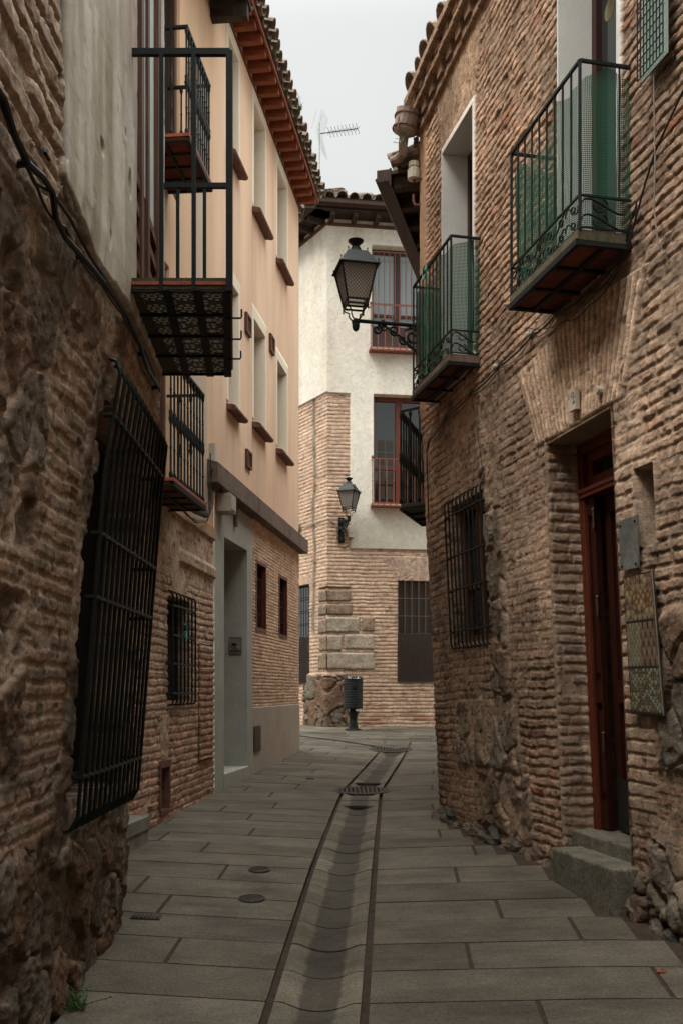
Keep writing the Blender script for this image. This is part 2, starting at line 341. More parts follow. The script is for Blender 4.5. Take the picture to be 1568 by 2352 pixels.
# ------------------------------------------------------------------ ground and paving
me = bpy.data.meshes.new('ground'); xs = [-60, -12, -6, -4]+list(np.arange(-3.2, 4.01, .2))+[6, 12, 60]
ys = [-60, -20]+list(np.arange(-8, 30, .4))+[40, 60, 200]
X_, Y_ = np.meshgrid(xs, ys, indexing='ij'); Z_ = gz(X_, Y_)-.005-.05*(1-sst(.2, .3, np.abs(X_-gxc(Y_))))*(Y_ < 16)
go = link('ground', gridmesh('ground', np.stack([X_, Y_, Z_], -1), None, None, True), M_joint); go['kind'] = 'structure'
class Pave:
    def __init__(s): s.mb = MB()
    def quad(s, xa, xb, ya, yb, tilt, col, nseg=3, prof=None, jx=0):
        """slab from xa to xb (measured from the gutter line) between row lines ya and yb"""
        xsn = np.linspace(xa, xb, nseg+1); vs = []; fs = []; h = .0; jz = rr.uniform(-.0015, .002)
        tops = []
        for yy in (ya, yb):
            for x in xsn:
                c0 = float(gxc(yy)); Yw = yy-tilt*abs(x)*(1 if x > 0 else 1)*(.0)+(-.05*x); Xw = c0+x+jx
                z = G(Xw, Yw)+(prof(x) if prof else 0)+jz
                tops.append((Xw, Yw, z))
        n = nseg+1; vs = tops+[(p[0], p[1], p[2]-.03) for p in tops]
        for i in range(nseg): fs.append((i, i+1, n+i+1, n+i))
        o = 2*n; fs += [(i, o+i, o+i+1, i+1) for i in range(nseg)]+[(n+i, n+i+1, o+n+i+1, o+n+i) for i in range(nseg)]
        fs += [(0, n, o+n, o), (n-1, o+n-1, o+2*n-1, 2*n-1)]
        s.mb.add(vs, fs, col)
pv = Pave(); rr = random.Random(5)
def scol(r):
    k = .95+.3*(r.random()-.5); k = .9+.2*r.random()*r.random()+.06*r.random(); w_ = r.random()*.03; k *= (1, 1, .88, 1.1)[int(3.99*r.random())]; return (.128*k*(1+w_), .112*k, .083*k*(1-w_))
GW = .20
def gprof(x): return -.042*(1-min(1, abs(x)/(GW*.8))**2)
Y = 2.2; k = 0
while Y < 17.2:
    p = .40*(1+.05*(rr.random()-.5)); y0 = Y+.006; y1 = Y+p-.006; Y += p; k += 1
    for side in (-1, 1):
        x = GW+.040; ends = (3.01-.225*Y-float(gxc(Y))-rr.uniform(.03, .13)) if side > 0 and 2 < Y < 9.35 else 2.6; first = (.55, 1.15, .8, 1.4)[(k*(1 if side > 0 else 3)) % 4]*(.9+.2*rr.random()); ln = first
        while x < ends:
            x2 = min(x+ln, ends); a, b_ = (x, x2-.014) if side > 0 else (-(x2-.014), -x)
            pv.quad(a, b_, y0, y1, 0, scol(rr), max(2, int(abs(b_-a)/.25))); x = x2+.010; ln = .95+.6*rr.random()
    if Y < 16.3: pv.quad(-GW, GW, y0+.002, y1-.002, 0, tuple(v*1.22 for v in scol(rr)), 14, None if 10.35 < Y < 11.3 else gprof)
    else: pv.quad(-GW, GW, y0+.002, y1-.002, 0, scol(rr), 3)
# small worn setts of the cross street
Y = 17.25; k = 0
while Y < 20.9:
    p = .24; x = -3.4
    while x < 4.2:
        l = .3+.5*rr.random(); c = scol(rr); f = (.42, .6, .95, 1.1)[int(3.99*float(fbm(np.array(x*.7), np.array(Y*1.2), 2, 3))**1.0)]*rr.uniform(.85, 1.15); c = tuple(v*f for v in c)
        pv.quad(x-.6, x+l-.612, Y+.004, Y+p-.004, 0, c, 2); x += l
    Y += p
def gp(px, py):
    Yv = 15.
    for _ in range(40): X = (px-784)/F*Yv; Yv += .5*((EYE-G(X, Yv))*F/(py-1586)-Yv)
    return Vector((X, Yv, G(X, Yv)))
ga, gb_ = gp(640, 1686), gp(902, 1723); dg = (gb_-ga); ng = Vector((-dg.y, dg.x, 0)).normalized()
for i in range(14):      # worn channel stones of the cross street, a dark seam on their near side
    for (o0, o1, cc, hz) in ((0, .05, (.02, .016, .012), .006), (.055, .22, scol(rr), .012), (.225, .40, tuple(v*.8 for v in scol(rr)), .012)):
        a0 = ga+dg*(i/14+.001); a1 = ga+dg*((i+1)/14-.001); q = []
        for (b_, o_) in ((a0, o0), (a1, o0), (a1, o1), (a0, o1)): v = b_+ng*o_; v.z = G(v.x, v.y)+hz; q.append(v)
        pv.mb.add(q+[v-Vector((0, 0, .03)) for v in q], [(0, 1, 2, 3), (0, 4, 5, 1), (1, 5, 6, 2), (2, 6, 7, 3), (3, 7, 4, 0)], cc)
for i, c in enumerate(pv.mb.c):     # stains that belong to the stone: damp gutter bed, dirt
    vx, vy, vz = pv.mb.v[i]
mp_ = np.array(pv.mb.v); cols = np.array(pv.mb.c)
pav = link('pavement', mesh('pavement', pv.mb), M_slab); pav['kind'] = 'structure'
a = pav.data.attributes.new('gx', 'FLOAT', 'POINT'); gx_ = np.where(mp_[:, 1] < 16.35, mp_[:, 0]-gxc(mp_[:, 1]), 9.); a.data.foreach_set('value', gx_.astype(np.float32))
# damp gutter in the material: darker and glossier close to the gutter line, with a ragged edge
t = M_slab.node_tree; b = t.nodes['Principled BSDF']; src = b.inputs['Base Color'].links[0].from_socket
at_ = nd(t, 'ShaderNodeAttribute', attribute_name='gx'); ab = nd(t, 'ShaderNodeMath', operation='ABSOLUTE'); t.links.new(at_.outputs['Fac'], ab.inputs[0])
tcn = nd(t, 'ShaderNodeTexCoord'); nn = nd(t, 'ShaderNodeTexNoise', Scale=3.3, Detail=9, Roughness=.72); t.links.new(tcn.outputs['Object'], nn.inputs['Vector'])
m1 = nd(t, 'ShaderNodeMath', operation='MULTIPLY_ADD'); t.links.new(nn.outputs['Fac'], m1.inputs[0]); m1.inputs[1].default_value = -.11; t.links.new(ab.outputs[0], m1.inputs[2])
mr_ = nd(t, 'ShaderNodeMapRange'); mr_.inputs['From Min'].default_value = .030; mr_.inputs['From Max'].default_value = .050; t.links.new(m1.outputs[0], mr_.inputs['Value'])
n5 = nd(t, 'ShaderNodeTexNoise', Scale=1.9, Detail=5, Roughness=.7); mp5 = nd(t, 'ShaderNodeMapping'); mp5.inputs['Scale'].default_value = (.5, 1.6, 1)
t.links.new(tcn.outputs['Object'], mp5.inputs[0]); t.links.new(mp5.outputs[0], n5.inputs['Vector'])
m5 = nd(t, 'ShaderNodeMapRange'); m5.inputs['From Min'].default_value = .46; m5.inputs['From Max'].default_value = .66; m5.inputs['To Min'].default_value = 1.08; m5.inputs['To Max'].default_value = .62
t.links.new(n5.outputs['Fac'], m5.inputs['Value'])
wetc = nd(t, 'ShaderNodeVectorMath', operation='SCALE'); wetc.inputs['Scale'].default_value = .42; t.links.new(src, wetc.inputs[0])
mxs = nd(t, 'ShaderNodeMixRGB'); t.links.new(mr_.outputs[0], mxs.inputs[0]); t.links.new(wetc.outputs[0], mxs.inputs[1]); t.links.new(src, mxs.inputs[2])
sc5 = nd(t, 'ShaderNodeVectorMath', operation='SCALE'); t.links.new(mxs.outputs[0], sc5.inputs[0]); t.links.new(m5.outputs[0], sc5.inputs['Scale']); t.links.new(sc5.outputs[0], b.inputs['Base Color'])
rg = nd(t, 'ShaderNodeMapRange'); rg.inputs['To Min'].default_value = .68; rg.inputs['To Max'].default_value = .75; t.links.new(mr_.outputs[0], rg.inputs['Value']); t.links.new(rg.outputs[0], b.inputs['Roughness'])
# ------------------------------------------------------------------ colours of the masonry
MORT = np.array((.45, .325, .23)); MORT2 = np.array((.46, .355, .265)); BR = np.array((.38, .20, .125)); BRR = np.array((.27, .085, .045))
ST = np.array((.165, .128, .094)); STG = np.array((.19, .160, .122)); STR = np.array((.20, .130, .085))
def stonecol(i):
    c = mixc(ST, STG, sst(.3, .5, i)); return mixc(c, STR, sst(.75, .8, i))
def polyz(pts, U, inc=True):
    pts = sorted(pts); return np.interp(U, [p[0] for p in pts], [p[1] for p in pts])
# ------------------------------------------------------------------ HOUSE A (left foreground)
gA = G(-1.3, 4.2)
A = thing('stone_house', 'rough stone and peeling plaster house at the left edge, with the tall black window grille', 'house', (-1.4, 4.2, gA))
GA = (4.32, 5.24, 1.12, 2.86); FWA = (4.56, 5.54, 3.44, 8.0)
pl_pts = [WA.hit(*p) for p in ((122, 380), (165, 480), (200, 580), (250, 650), (300, 735), (350, 835), (374, 872))]
UPL = WA.hit(133, 60)[0]
def fieldA(U, Z):
    zr = Z-EYE; wob = .06*(fbm(U*3, Z*3, 3, 5)-.5)
    # coarse rubble with wide mortar
    D1, m1, i1 = stones(U, Z, 4.1, 4.3, 21, .024, (.04, .16), .50); rough = fbm(U*11, Z*11, 5, 31); fine = fbm(U*36, Z*36, 3, 33)-.5
    pock = sst(.60, .72, fbm(U*6, Z*4.5, 4, 77))
    D = D1+.014*(rough-.5)+.009*fine+.018*(fbm(U*1.3, Z*1.1, 3, 2)-.5)-.022*pock
    C = mixc(MORT2*1.05, stonecol(i1)*.85, m1*.9); C = mixc(C, (.17, .125, .09), pock*.7)
    # big stones near the ground
    D2, m2, i2 = stones(U, Z, 5.0, 4.0, 44, .044, (.02, .17), .36); D2 = D2+.014*fine; C2 = mixc((.15, .105, .072), stonecol(i2)*(.7+.6*fbm(U*6, Z*6, 3, 8))[..., None], m2)
    k = sst(1.02, .80, Z+.25*(fbm(U*1.6, Z, 3, 8)-.5)+.10*(U-4.4)); D = D*(1-k)+D2*k; C = mixc(C, C2, k)
    # brick pier beside the grille, brick courses low and an old brick patch high up
    bm, bi, br = bricks(U, Z+.02*fbm(U*2, Z, 2, 4), .066, .17, .34, 61, .016, .5)
    DB = .010*bm+.007*(rough-.5)+.006*fine; CB = mixc(MORT2*1.05, mixc(BR*.85, ST*1.2, sst(.35, .7, bi)), bm*.8)
    kb = sst(3.55+wob, 3.68+wob, U)*sst(4.2, 4.08, U)*sst(1.15, 1.3, Z)*sst(3.0, 2.85, Z)
    kb = np.maximum(kb, sst(.98, 1.04, Z+wob)*sst(1.27, 1.19, Z+wob)*sst(4.2, 4.0, U))
    kb = np.maximum(kb, sst(1.9, 1.95, Z+wob*.6)*sst(2.11, 2.06, Z+wob*.6)*sst(4.0, 3.8, U))
    kb = np.maximum(kb, sst(4.4, 4.6, U)*sst(2.6, 2.8, Z)*.9)
    D = D*(1-kb)+(DB+.012)*kb; C = mixc(C, CB, kb)
    zl = polyz([WA.hit(0, 60), WA.hit(0, 230), (3.2, 3.7)], U)
    ku = sst(3.05, 3.25, Z+wob)*sst(UPL, UPL-.02, U)
    bm, bi, br = bricks(U, Z, .085, .33, .30, 71, .02, .5); D = D*(1-ku)+(.022*bm+.016*(rough-.5)+.006*fine)*ku; C = mixc(C, mixc(MORT2*.9, MORT2*1.1, bm), ku)
    # plaster
    zb = polyz(pl_pts, U)+.05*(fbm(U*7, Z*7, 4, 12)-.5); kp = sst(0, .012, Z-zb)*sst(UPL-.006, UPL+.006, U+.03*(fbm(Z*3, Z*1, 3, 14)-.5))
    st = fbm(U*9, Z*1.1, 5, 90); CP = mixc((.46, .415, .33), (.66, .63, .55), sst(.35, .65, st)); CP = mixc(CP, (.33, .26, .19), sst(.5, .7, fbm(U*2, Z*.8, 3, 6))*.6)
    hole = sst(.80, .86, fbm(U*7, Z*3.5, 3, 101))
    CP = mixc(CP, (.15, .11, .08), hole); crk = sst(.012, .0, np.abs(U-UPL-.012+.02*(fbm(Z*4, Z*0, 3, 3)-.5))) * (Z > 3.4)
    DP = .028+.010*(fbm(U*1.5, Z*.9, 3, 41)-.5)+.004*(fbm(U*12, Z*9, 3, 4)-.5)-.03*hole-.03*crk
    D = D*(1-kp)+DP*kp; C = mixc(C, CP, kp); C = mixc(C, (.05, .04, .03), crk*kp)
    sh = WA.hit(262, 845)      # small socket broken in the plaster
    hh = sst(1.0, .6, np.hypot((U-4.38)/.03, (Z-WA.hit(262, 845)[1]*0-3.83)/.07)); 
    D = D-.05*hh; C = mixc(C, (.10, .06, .045), hh)
    return D, A4(C, 1-.75*kp)
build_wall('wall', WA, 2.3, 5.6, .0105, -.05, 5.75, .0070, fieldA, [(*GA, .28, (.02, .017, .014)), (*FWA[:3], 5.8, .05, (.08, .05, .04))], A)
def fplain(col, amp=.02):
    def f(U, Z): return amp*(fbm(U*3, Z*3, 3, 3)-.5), mixc(np.array(col)*.8, np.array(col)*1.15, fbm(U*2, Z*2, 4, 8))
    return f
build_wall('rear_wall', WA, -9, 2.3, .12, -.2, 6.6, .12, fplain((.24, .18, .13), .05), [], A)
build_wall('upper_wall', WA, 2.3, 5.6, .1, 5.75, 6.4, .1, fplain((.34, .31, .26)), [], A, M_plaster)
mb = MB(); e = [WA.P(5.6, z) for z in (-.1, 1, 2, 3, 3.5, 6.4)]; mb.add(e+[(-5, 5.6, p[2]) for p in e], [(i, i+1, 7+i, 6+i) for i in range(5)]); part('end_wall', mb, M_granitew, A)
# tall window with its lattice grille
mb = MB(); u0, u1, z0, z1 = GA
for (a0, a1, c0, c1) in ((u0, u0+.05, z0, z1), (u1-.05, u1, z0, z1), (u0, u1, z1-.05, z1), (u0, u1, z0, z0+.06), ((u0+u1)/2-.03, (u0+u1)/2+.03, z0, z1)): mb.wbox(WA, a0, a1, -.2, -.16, c0, c1)
wn = part('window', mb, M_odwood, A)
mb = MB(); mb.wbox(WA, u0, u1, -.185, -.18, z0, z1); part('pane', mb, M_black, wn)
def grille(W, u0, u1, z0, z1, d, nb, rails, r, mt, parent, curl=.05, wavy=.0, label=None, ret=.0):
    mb = MB()
    for zr_ in rails:
        mb.tube([W.P(u0-.005, zr_, .02+ret), W.P(u0-.008, zr_, d)]+[W.P(u0+(u1-u0)*i/(2*nb), zr_+wavy*(1 if i % 2 else -1), d) for i in range(2*nb+1)]+[W.P(u1+.02, zr_, d), W.P(u1+.02, zr_, -.02)], r*1.25, 5)
    for ue in (u0-.004, u1+.004): mb.tube([W.P(ue, lerp(rails[0], rails[-1], k/6), d) for k in range(7)], r*1.1, 5)
    rl = part('window_grille', mb, mt, parent, label)
    for i in range(nb+1):
        u = u0+(u1-u0)*i/nb; b_ = MB()
        b_.tube([W.P(u, z0-.01, ret), W.P(u, z0, d*.8), W.P(u, z0+curl, d)]+[W.P(u, z0+(z1-z0)*k/6, d) for k in range(1, 6)]+[W.P(u, z1-curl, d), W.P(u, z1, d*.8), W.P(u, z1+.01, ret)], r, 5)
        part('bar', b_, mt, rl)
    return rl
grille(WA, 4.05, 5.25, 1.03, 2.94, .13, 13, (1.245, 1.98, 2.24, 2.72), .0085, M_irong, A, wavy=.004, ret=.075)
# french window over the balcony
mb = MB()
for (a0, a1, dd) in ((4.56, 4.66, .012), (4.82, 4.90, .014), (4.66, 4.70, .0), (5.06, 5.12, .012), (5.44, 5.54, .015)): mb.wbox(WA, a0, a1, -.05, dd, 3.44, 5.8)
for z_ in (3.46, 3.60, 3.74, 3.88, 4.02): 
    mb.wbox(WA, 4.70, 4.82, -.04, .004, z_, z_+.05); mb.wbox(WA, 5.12, 5.44, -.04, .004, z_, z_+.05)
mb.wbox(WA, 4.7, 5.44, -.05, -.03, 3.44, 4.1)
fw = part('french_window', mb, M_wood, A)
mb = MB(); mb.wbox(WA, 4.90, 5.06, -.045, -.004, 4.1, 5.8); mb.wbox(WA, 5.12, 5.44, -.045, -.012, 4.1, 5.8); mb.wbox(WA, 4.66, 4.82, -.045, -.012, 4.1, 5.8); part('pane', mb, M_curt, fw)
# tiled balcony
def lerp(a, b_, t_): return a+(b_-a)*t_
Y0b, Y1b, ZB, ZT = 4.40, 5.575, EYE+1.775, EYE+1.825
xo = lambda y: lerp(-.489, -.615, (y-Y0b)/(Y1b-Y0b)); xi = lambda y: WA.P(y, 3.4)[0]-.03
mb = MB(); mb.hexa([(xi(Y0b), Y0b, ZB), (xo(Y0b), Y0b, ZB), (xo(Y1b), Y1b, ZB), (xi(Y1b), Y1b, ZB), (xi(Y0b), Y0b, ZT), (xo(Y0b), Y0b, ZT), (xo(Y1b), Y1b, ZT), (xi(Y1b), Y1b, ZT)])
bal = part('balcony', mb, M_moss, A)
mb = MB(); mb.box(-.93, -.497, Y0b-.006, Y0b-.001, ZB+.018, ZB+.033); mb.tube([(xo(Y0b)+.003, Y0b, ZB+.026), (xo(Y1b)+.003, Y1b, ZB+.026)], .008, 4); part('tile_edge', mb, M_terra, bal)
mb = MB()   # iron straps under the slab
for x_ in (-.770, -.635): mb.hexa([(x_-.02, Y0b-.01, ZB-.011), (x_+.02, Y0b-.01, ZB-.011), (x_+.02-.10, Y1b+.02, ZB-.011), (x_-.02-.10, Y1b+.02, ZB-.011), (x_-.02, Y0b-.01, ZB-.003), (x_+.02, Y0b-.01, ZB-.003), (x_-.08, Y1b+.02, ZB-.003), (x_-.12, Y1b+.02, ZB-.003)])
mb.hexa([(xo(Y0b)-.035, Y0b, ZB-.02), (xo(Y0b), Y0b, ZB-.02), (xo(Y1b), Y1b, ZB-.02), (xo(Y1b)-.04, Y1b, ZB-.02), (xo(Y0b)-.035, Y0b, ZB-.003), (xo(Y0b), Y0b, ZB-.003), (xo(Y1b), Y1b, ZB-.003), (xo(Y1b)-.04, Y1b, ZB-.003)])
ycs = (4.685, 4.965, 5.26, 5.56); hk = []
for y_ in ycs+(4.405,): mb.box(xi(y_)+.05, xo(y_), y_-.008, y_+.008, ZB-.014, ZB-.004)
part('strap_frame', mb, M_iron, bal)
for y_ in ycs[:3]:
    mb = MB(); mb.tube([(xo(y_)-.02, y_, ZB-.022), (xo(y_)+.047, y_, ZB-.022), (xo(y_)+.05, y_, ZB-.015), (xo(y_)+.05, y_, ZB+.02)], .0048, 5); part('hook', mb, M_iron, bal)
nx, ny = 190, 300; uu, vv = np.meshgrid(np.linspace(0, 1, nx), np.linspace(0, 1, ny), indexing='ij')
yy = Y0b+vv*(Y1b-Y0b); xa = np.interp(yy, [Y0b, Y1b], [-.90, -.90]); xb = np.interp(yy, [Y0b, Y1b], [xo(Y0b)-.03, xo(Y1b)-.035]); xx = xa+(xb-xa)*uu
tu = (xx+.489)/.145; tv = (yy-Y0b)/.145; cu = tu-np.floor(tu)-.5; cv = tv-np.floor(tv)-.5; rd = np.hypot(cu, cv); an = np.arctan2(cv, cu)
pt = np.where(rd < .09, 0, np.where(rd < .16, 1, 0)).astype(float); pt = np.maximum(pt, ((rd > .23) & (rd < .36) & (np.cos(an*8) > -.1)).astype(float))
cr = np.hypot(.5-np.abs(cu), .5-np.abs(cv)); pt = np.maximum(pt, ((cr > .08) & (cr < .2) & (np.cos(4*np.arctan2(.5-np.abs(cv), .5-np.abs(cu))) < .5)).astype(float)); pt = np.maximum(pt, ((np.abs(cu) > .40) & (np.abs(cv) < .12)).astype(float))
TC = mixc((.04, .04, .036), (.85, .85, .76), pt*(.6+.4*fbm(xx*40, yy*40, 2, 1))); TC = np.where((rd < .08)[..., None], np.array((.13, .02, .015)), TC)
link('patterned_tiles', gridmesh('patterned_tiles', np.stack([xx, yy, np.full_like(xx, ZB-.0025)], -1), TC, worldloc(bal), False, True), M_attr, bal)
mb = MB(); zt = EYE+2.825   # handrail
hr = [(WA.P(4.45, zt)[0]-.02, Y0b+.005, zt), (xo(Y0b)-.004, Y0b+.005, zt), (xo(Y1b)-.004, Y1b-.005, zt), (WA.P(5.55, zt)[0]-.02, Y1b-.005, zt)]
for a0, a1 in zip(hr[:-1], hr[1:]): mb.tube([a0, a1], .019, 4, flat=.9)
part('handrail', mb, M_irong, bal)
def post(x_, y_, w_=.009):
    b_ = MB(); b_.box(x_-w_, x_+w_, y_-w_, y_+w_, ZB-.01, zt); return b_
for x_ in (-.795, -.652): part('post', post(x_, Y0b+.002), M_irong, bal)
part('post', post(xo(Y0b)-.006, Y0b+.004, .014), M_irong, bal)
for x_ in (-.915, -.765, -.63): part('post', post(x_, Y1b-.004), M_irong, bal)
for i in range(1, 8):
    y_ = lerp(Y0b, Y1b, i/8); part('post', post(xo(y_)-.008, y_), M_irong, bal)
# ------------------------------------------------------------------ HOUSE B (left, brick below, peach above)
gB = G(-1.5, 9)
B = thing('brick_house', 'narrow house with two black balconies, ribbed brick ground floor and peach plaster above', 'house', (-1.5, 9, gB))
ub = lambda px, py: WB.hit(px, py)
zBp = ub(420, 1196)[1]
g2 = (ub(434, 1400)[0], ub(384, 1400)[0], ub(400, 1610)[1], ub(400, 1372)[1]); g3 = (ub(384, 1800)[0], ub(365, 1800)[0], ub(372, 1862)[1], ub(372, 1762)[1])
arch = [ub(445, 1290), ub(375, 1246)]
nic = (ub(486, 1600)[0], ub(453, 1600)[0], ub(470, 1746)[1], ub(470, 1480)[1])
def fan(U, Z, uc, w0, w1, za, zb_, n, seed):
    t_ = (Z-za)/(zb_-za); hw = w0+(w1-w0)*np.clip(t_, 0, 1); x = (U-uc)/hw; ins = (np.abs(x) < 1) & (t_ > 0) & (t_ < 1)
    q = (x*.5+.5)*n+.25*(fbm(U*6, Z*6, 2, seed)-.5); c = np.abs(q-np.floor(q)-.5)*2
    return ins.astype(float), sst(.95, .55, c), hsh(np.floor(q), np.floor(q)*0, seed)
def fieldB(U, Z):
    bm, bi, br = bricks(U, Z, .071, .165, .30, 7, .006, .42, .02, .08)
    rough = fbm(U*10, Z*10, 4, 3); D = .0125*bm+.012*(rough-.5)+.008*(fbm(U*36, Z*36, 3, 33)-.5)
    low = sst(2.1, 1.0, Z+.6*(fbm(U*1.5, Z*1.5, 3, 5)-.5))
    CB = mixc(MORT*1.3, BR*1.25, low*.8+.12); CB = mixc(CB, BRR, (bi > .72)*low*.7); CB = mixc(CB, (.12, .10, .085), (bi < .22)*low*.7)
    C = mixc(MORT*1.3, CB, bm)
    for (uc, w0, w1, za, zb_, n, sd_) in (((g2[0]+g2[1])/2, .27, .36, g2[3], g2[3]+.52, 15, 5), ((g3[0]+g3[1])/2, .10, .15, g3[3]+.06, g3[3]+.45, 8, 6)):
        i_, m_, k_ = fan(U, Z, uc, w0, w1, za, zb_, n, sd_); D = np.where(i_ > 0, .016*m_+.006*rough, D); C = np.where((i_ > 0)[..., None], mixc(MORT*.95, MORT*1.35, m_), C)
    # smeared mortar and grime by the window arch
    k = sst(2.6, 2.75, Z+.1*rough); D = D*(1-k)+(.012*(rough-.5)+.006)*k; C = mixc(C, MORT*1.25, k)
    led = sst(2.80, 2.82, Z)*sst(2.96, 2.90, Z)*sst(1.5, 1.4, U); D = D+.03*led; C = mixc(C, MORT*1.15, led*.6)
    # brick framed panel of a meter cupboard
    ins = (U > nic[0]) & (U < nic[1]) & (Z > nic[2]) & (Z < nic[3]); ed = np.minimum(np.minimum(U-nic[0], nic[1]-U), np.minimum(Z-nic[2], nic[3]-Z))
    C = np.where(ins[..., None], mixc(MORT*1.15, BR*1.1, bm*.9), C); D = np.where(ins, .018+.02*bm, D); D = np.where(ins & (ed < .012), .012, D); C = np.where((ins & (ed < .012))[..., None], np.array((.06, .03, .02)), C)
    kp = sst(zBp-.004, zBp+.004, Z+.02*(fbm(U*6, Z*4, 3, 5)-.5)); CP = mixc((.50, .33, .20), (.44, .29, .18), fbm(U*3, Z*3, 4, 1))
    return D*(1-kp)+.03*kp, A4(mixc(C, CP, kp), 1-.8*kp)
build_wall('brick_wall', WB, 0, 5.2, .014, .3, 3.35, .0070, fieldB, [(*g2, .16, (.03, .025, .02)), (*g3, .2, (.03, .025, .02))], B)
def fieldBP(U, Z):
    st = fbm(U*5, Z*.9, 5, 9); C = mixc((.74, .50, .32), (.66, .45, .29), st)
    k = sst(.28, .30, U+.0*Z)*sst(.98, .96, U)*.8; C = mixc(C, (.52, .44, .34), k*sst(7.4, 7.2, Z))
    return .002*st, C
dl = []
for (p0, p1, zb_) in (((413, 150), (330, 150), EYE+4.56), ((388, 1000), (330, 1000), EYE+1.68)):
    ua = WB.hit(*p0)[0]; dl.append((ua, ua+.95, zb_, zb_+2.15, .14, (.42, .28, .18)))
build_wall('plaster_wall', WB, 0, 5.2, .04, 3.35, 8.9, .05, fieldBP, dl, B, M_plaster)
for o_ in dl:
    mb = MB(); u0, u1, z0, z1 = o_[:4]
    for (a0, a1, c0, c1) in ((u0, u0+.07, z0, z1), (u1-.07, u1, z0, z1), (u0, u1, z1-.07, z1), ((u0+u1)/2-.05, (u0+u1)/2+.05, z0, z1), (u0, u1, z0, z0+.3)): mb.wbox(WB, a0, a1, -.13, -.03, c0, c1)
    dd = part('balcony_door', mb, M_wood, B); mb = MB(); mb.wbox(WB, u0+.05, u1-.05, -.12, -.09, z0+.2, z1-.05); part('pane', mb, M_glass, dd)
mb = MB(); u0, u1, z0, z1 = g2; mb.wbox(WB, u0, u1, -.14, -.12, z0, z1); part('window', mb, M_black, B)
grille(WB, g2[0]-.02, g2[1]+.02, g2[2]-.03, g2[3]+.03, .06, 6, [lerp(g2[2], g2[3], t_) for t_ in (.07, .35, .62, .9)], .009, M_irong, B, .03, .004, 'black grille with a turquoise string tied on a bar')
mb = MB(); mb.wbox(WB, g3[0]-.03, g3[1]+.03, -.05, .03, g3[3]-.005, g3[3]+.055); mb.wbox(WB, g3[0]-.03, g3[0]+.0, -.05, .025, g3[2], g3[3]-.008); mb.wbox(WB, g3[1]-.0, g3[1]+.03, -.05, .025, g3[2], g3[3]-.008); mb.wbox(WB, g3[0], g3[1], -.05, .02, g3[2]-.04, g3[2])
vo = part('cellar_opening', mb, M_sillt, B); mb = MB(); mb.tube([WB.P(g3[0], lerp(g3[2], g3[3], .5), -.04), WB.P(g3[1], lerp(g3[2], g3[3], .5), -.04)], .012, 6); mb.wbox(WB, g3[0], g3[1], -.12, -.1, g3[2], g3[3]); part('bar', mb, M_iron, vo)
# turned balusters
BAL = MB(); H_ = .92
BAL.lathe([(.011, 0), (.016, .01), (.016, .04), (.009, .055), (.0085, .22), (.012, .23), (.0085, .24), (.0085, .40), (.013, .42), (.019, .45), (.013, .475), (.017, .50), (.010, .52), (.0085, .66), (.012, .67), (.0085, .68), (.0085, .86), (.015, .88), (.015, .91), (.010, .92)], (0, 0, 0), 7)
ME_BAL = mesh('baluster', BAL, True); ME_BAL.materials.append(M_irong)
def turned_balcony(W, u0, u1, p_, zs, zt_, par, nb, ns):
    mb = MB(); mb.wbox(W, u0, u1, -.02, p_, zs-.05, zs-.028); bl = part('balcony', mb, M_under, par)
    mb = MB(); mb.wbox(W, u0-.01, u1+.01, -.02, p_+.01, zs-.026, zs); part('tile_floor', mb, M_terra, bl)
    mb = MB()
    for i in range(5):
        u = lerp(u0, u1, i/4); mb.wbox(W, u-.012, u+.012, -.0, p_, zs-.066, zs-.051)
    mb.wbox(W, u0, u1, p_*.5-.012, p_*.5+.012, zs-.064, zs-.0505); mb.wbox(W, u0, u1, p_-.024, p_+.012, zs-.068, zs-.027); part('iron_frame', mb, M_iron, bl)
    mb = MB(); mb.wbox(W, u0, u1, p_-.035, p_-.005, zt_-.02, zt_); mb.wbox(W, u0, u0+.03, 0, p_-.035, zt_-.02, zt_); mb.wbox(W, u1-.03, u1, 0, p_-.035, zt_-.02, zt_); part('handrail', mb, M_irong, bl)
    pos = [(lerp(u0+.015, u1-.015, i/nb), p_-.02) for i in range(nb+1)]+[(u0+.015, (p_-.02)*i/(ns+1)) for i in range(1, ns+1)]+[(u1-.015, (p_-.02)*i/(ns+1)) for i in range(1, ns+1)]
    for (u, d) in pos: 
        o_ = link('baluster', ME_BAL, None, bl, None, W.P(u, zs, d)); o_.scale = (1, 1, (zt_-.015-zs)/.92)
    return bl
def u_at(W, px, d, z=None):
    return W.hit(px, 500, d)[0]
turned_balcony(WB, u_at(WB, 486, .4), u_at(WB, 433, .4), .40, EYE+4.56, EYE+5.45, B, 10, 2)
turned_balcony(WB, u_at(WB, 472, .35), u_at(WB, 397, .35), .35, EYE+1.68, EYE+2.66, B, 10, 2)
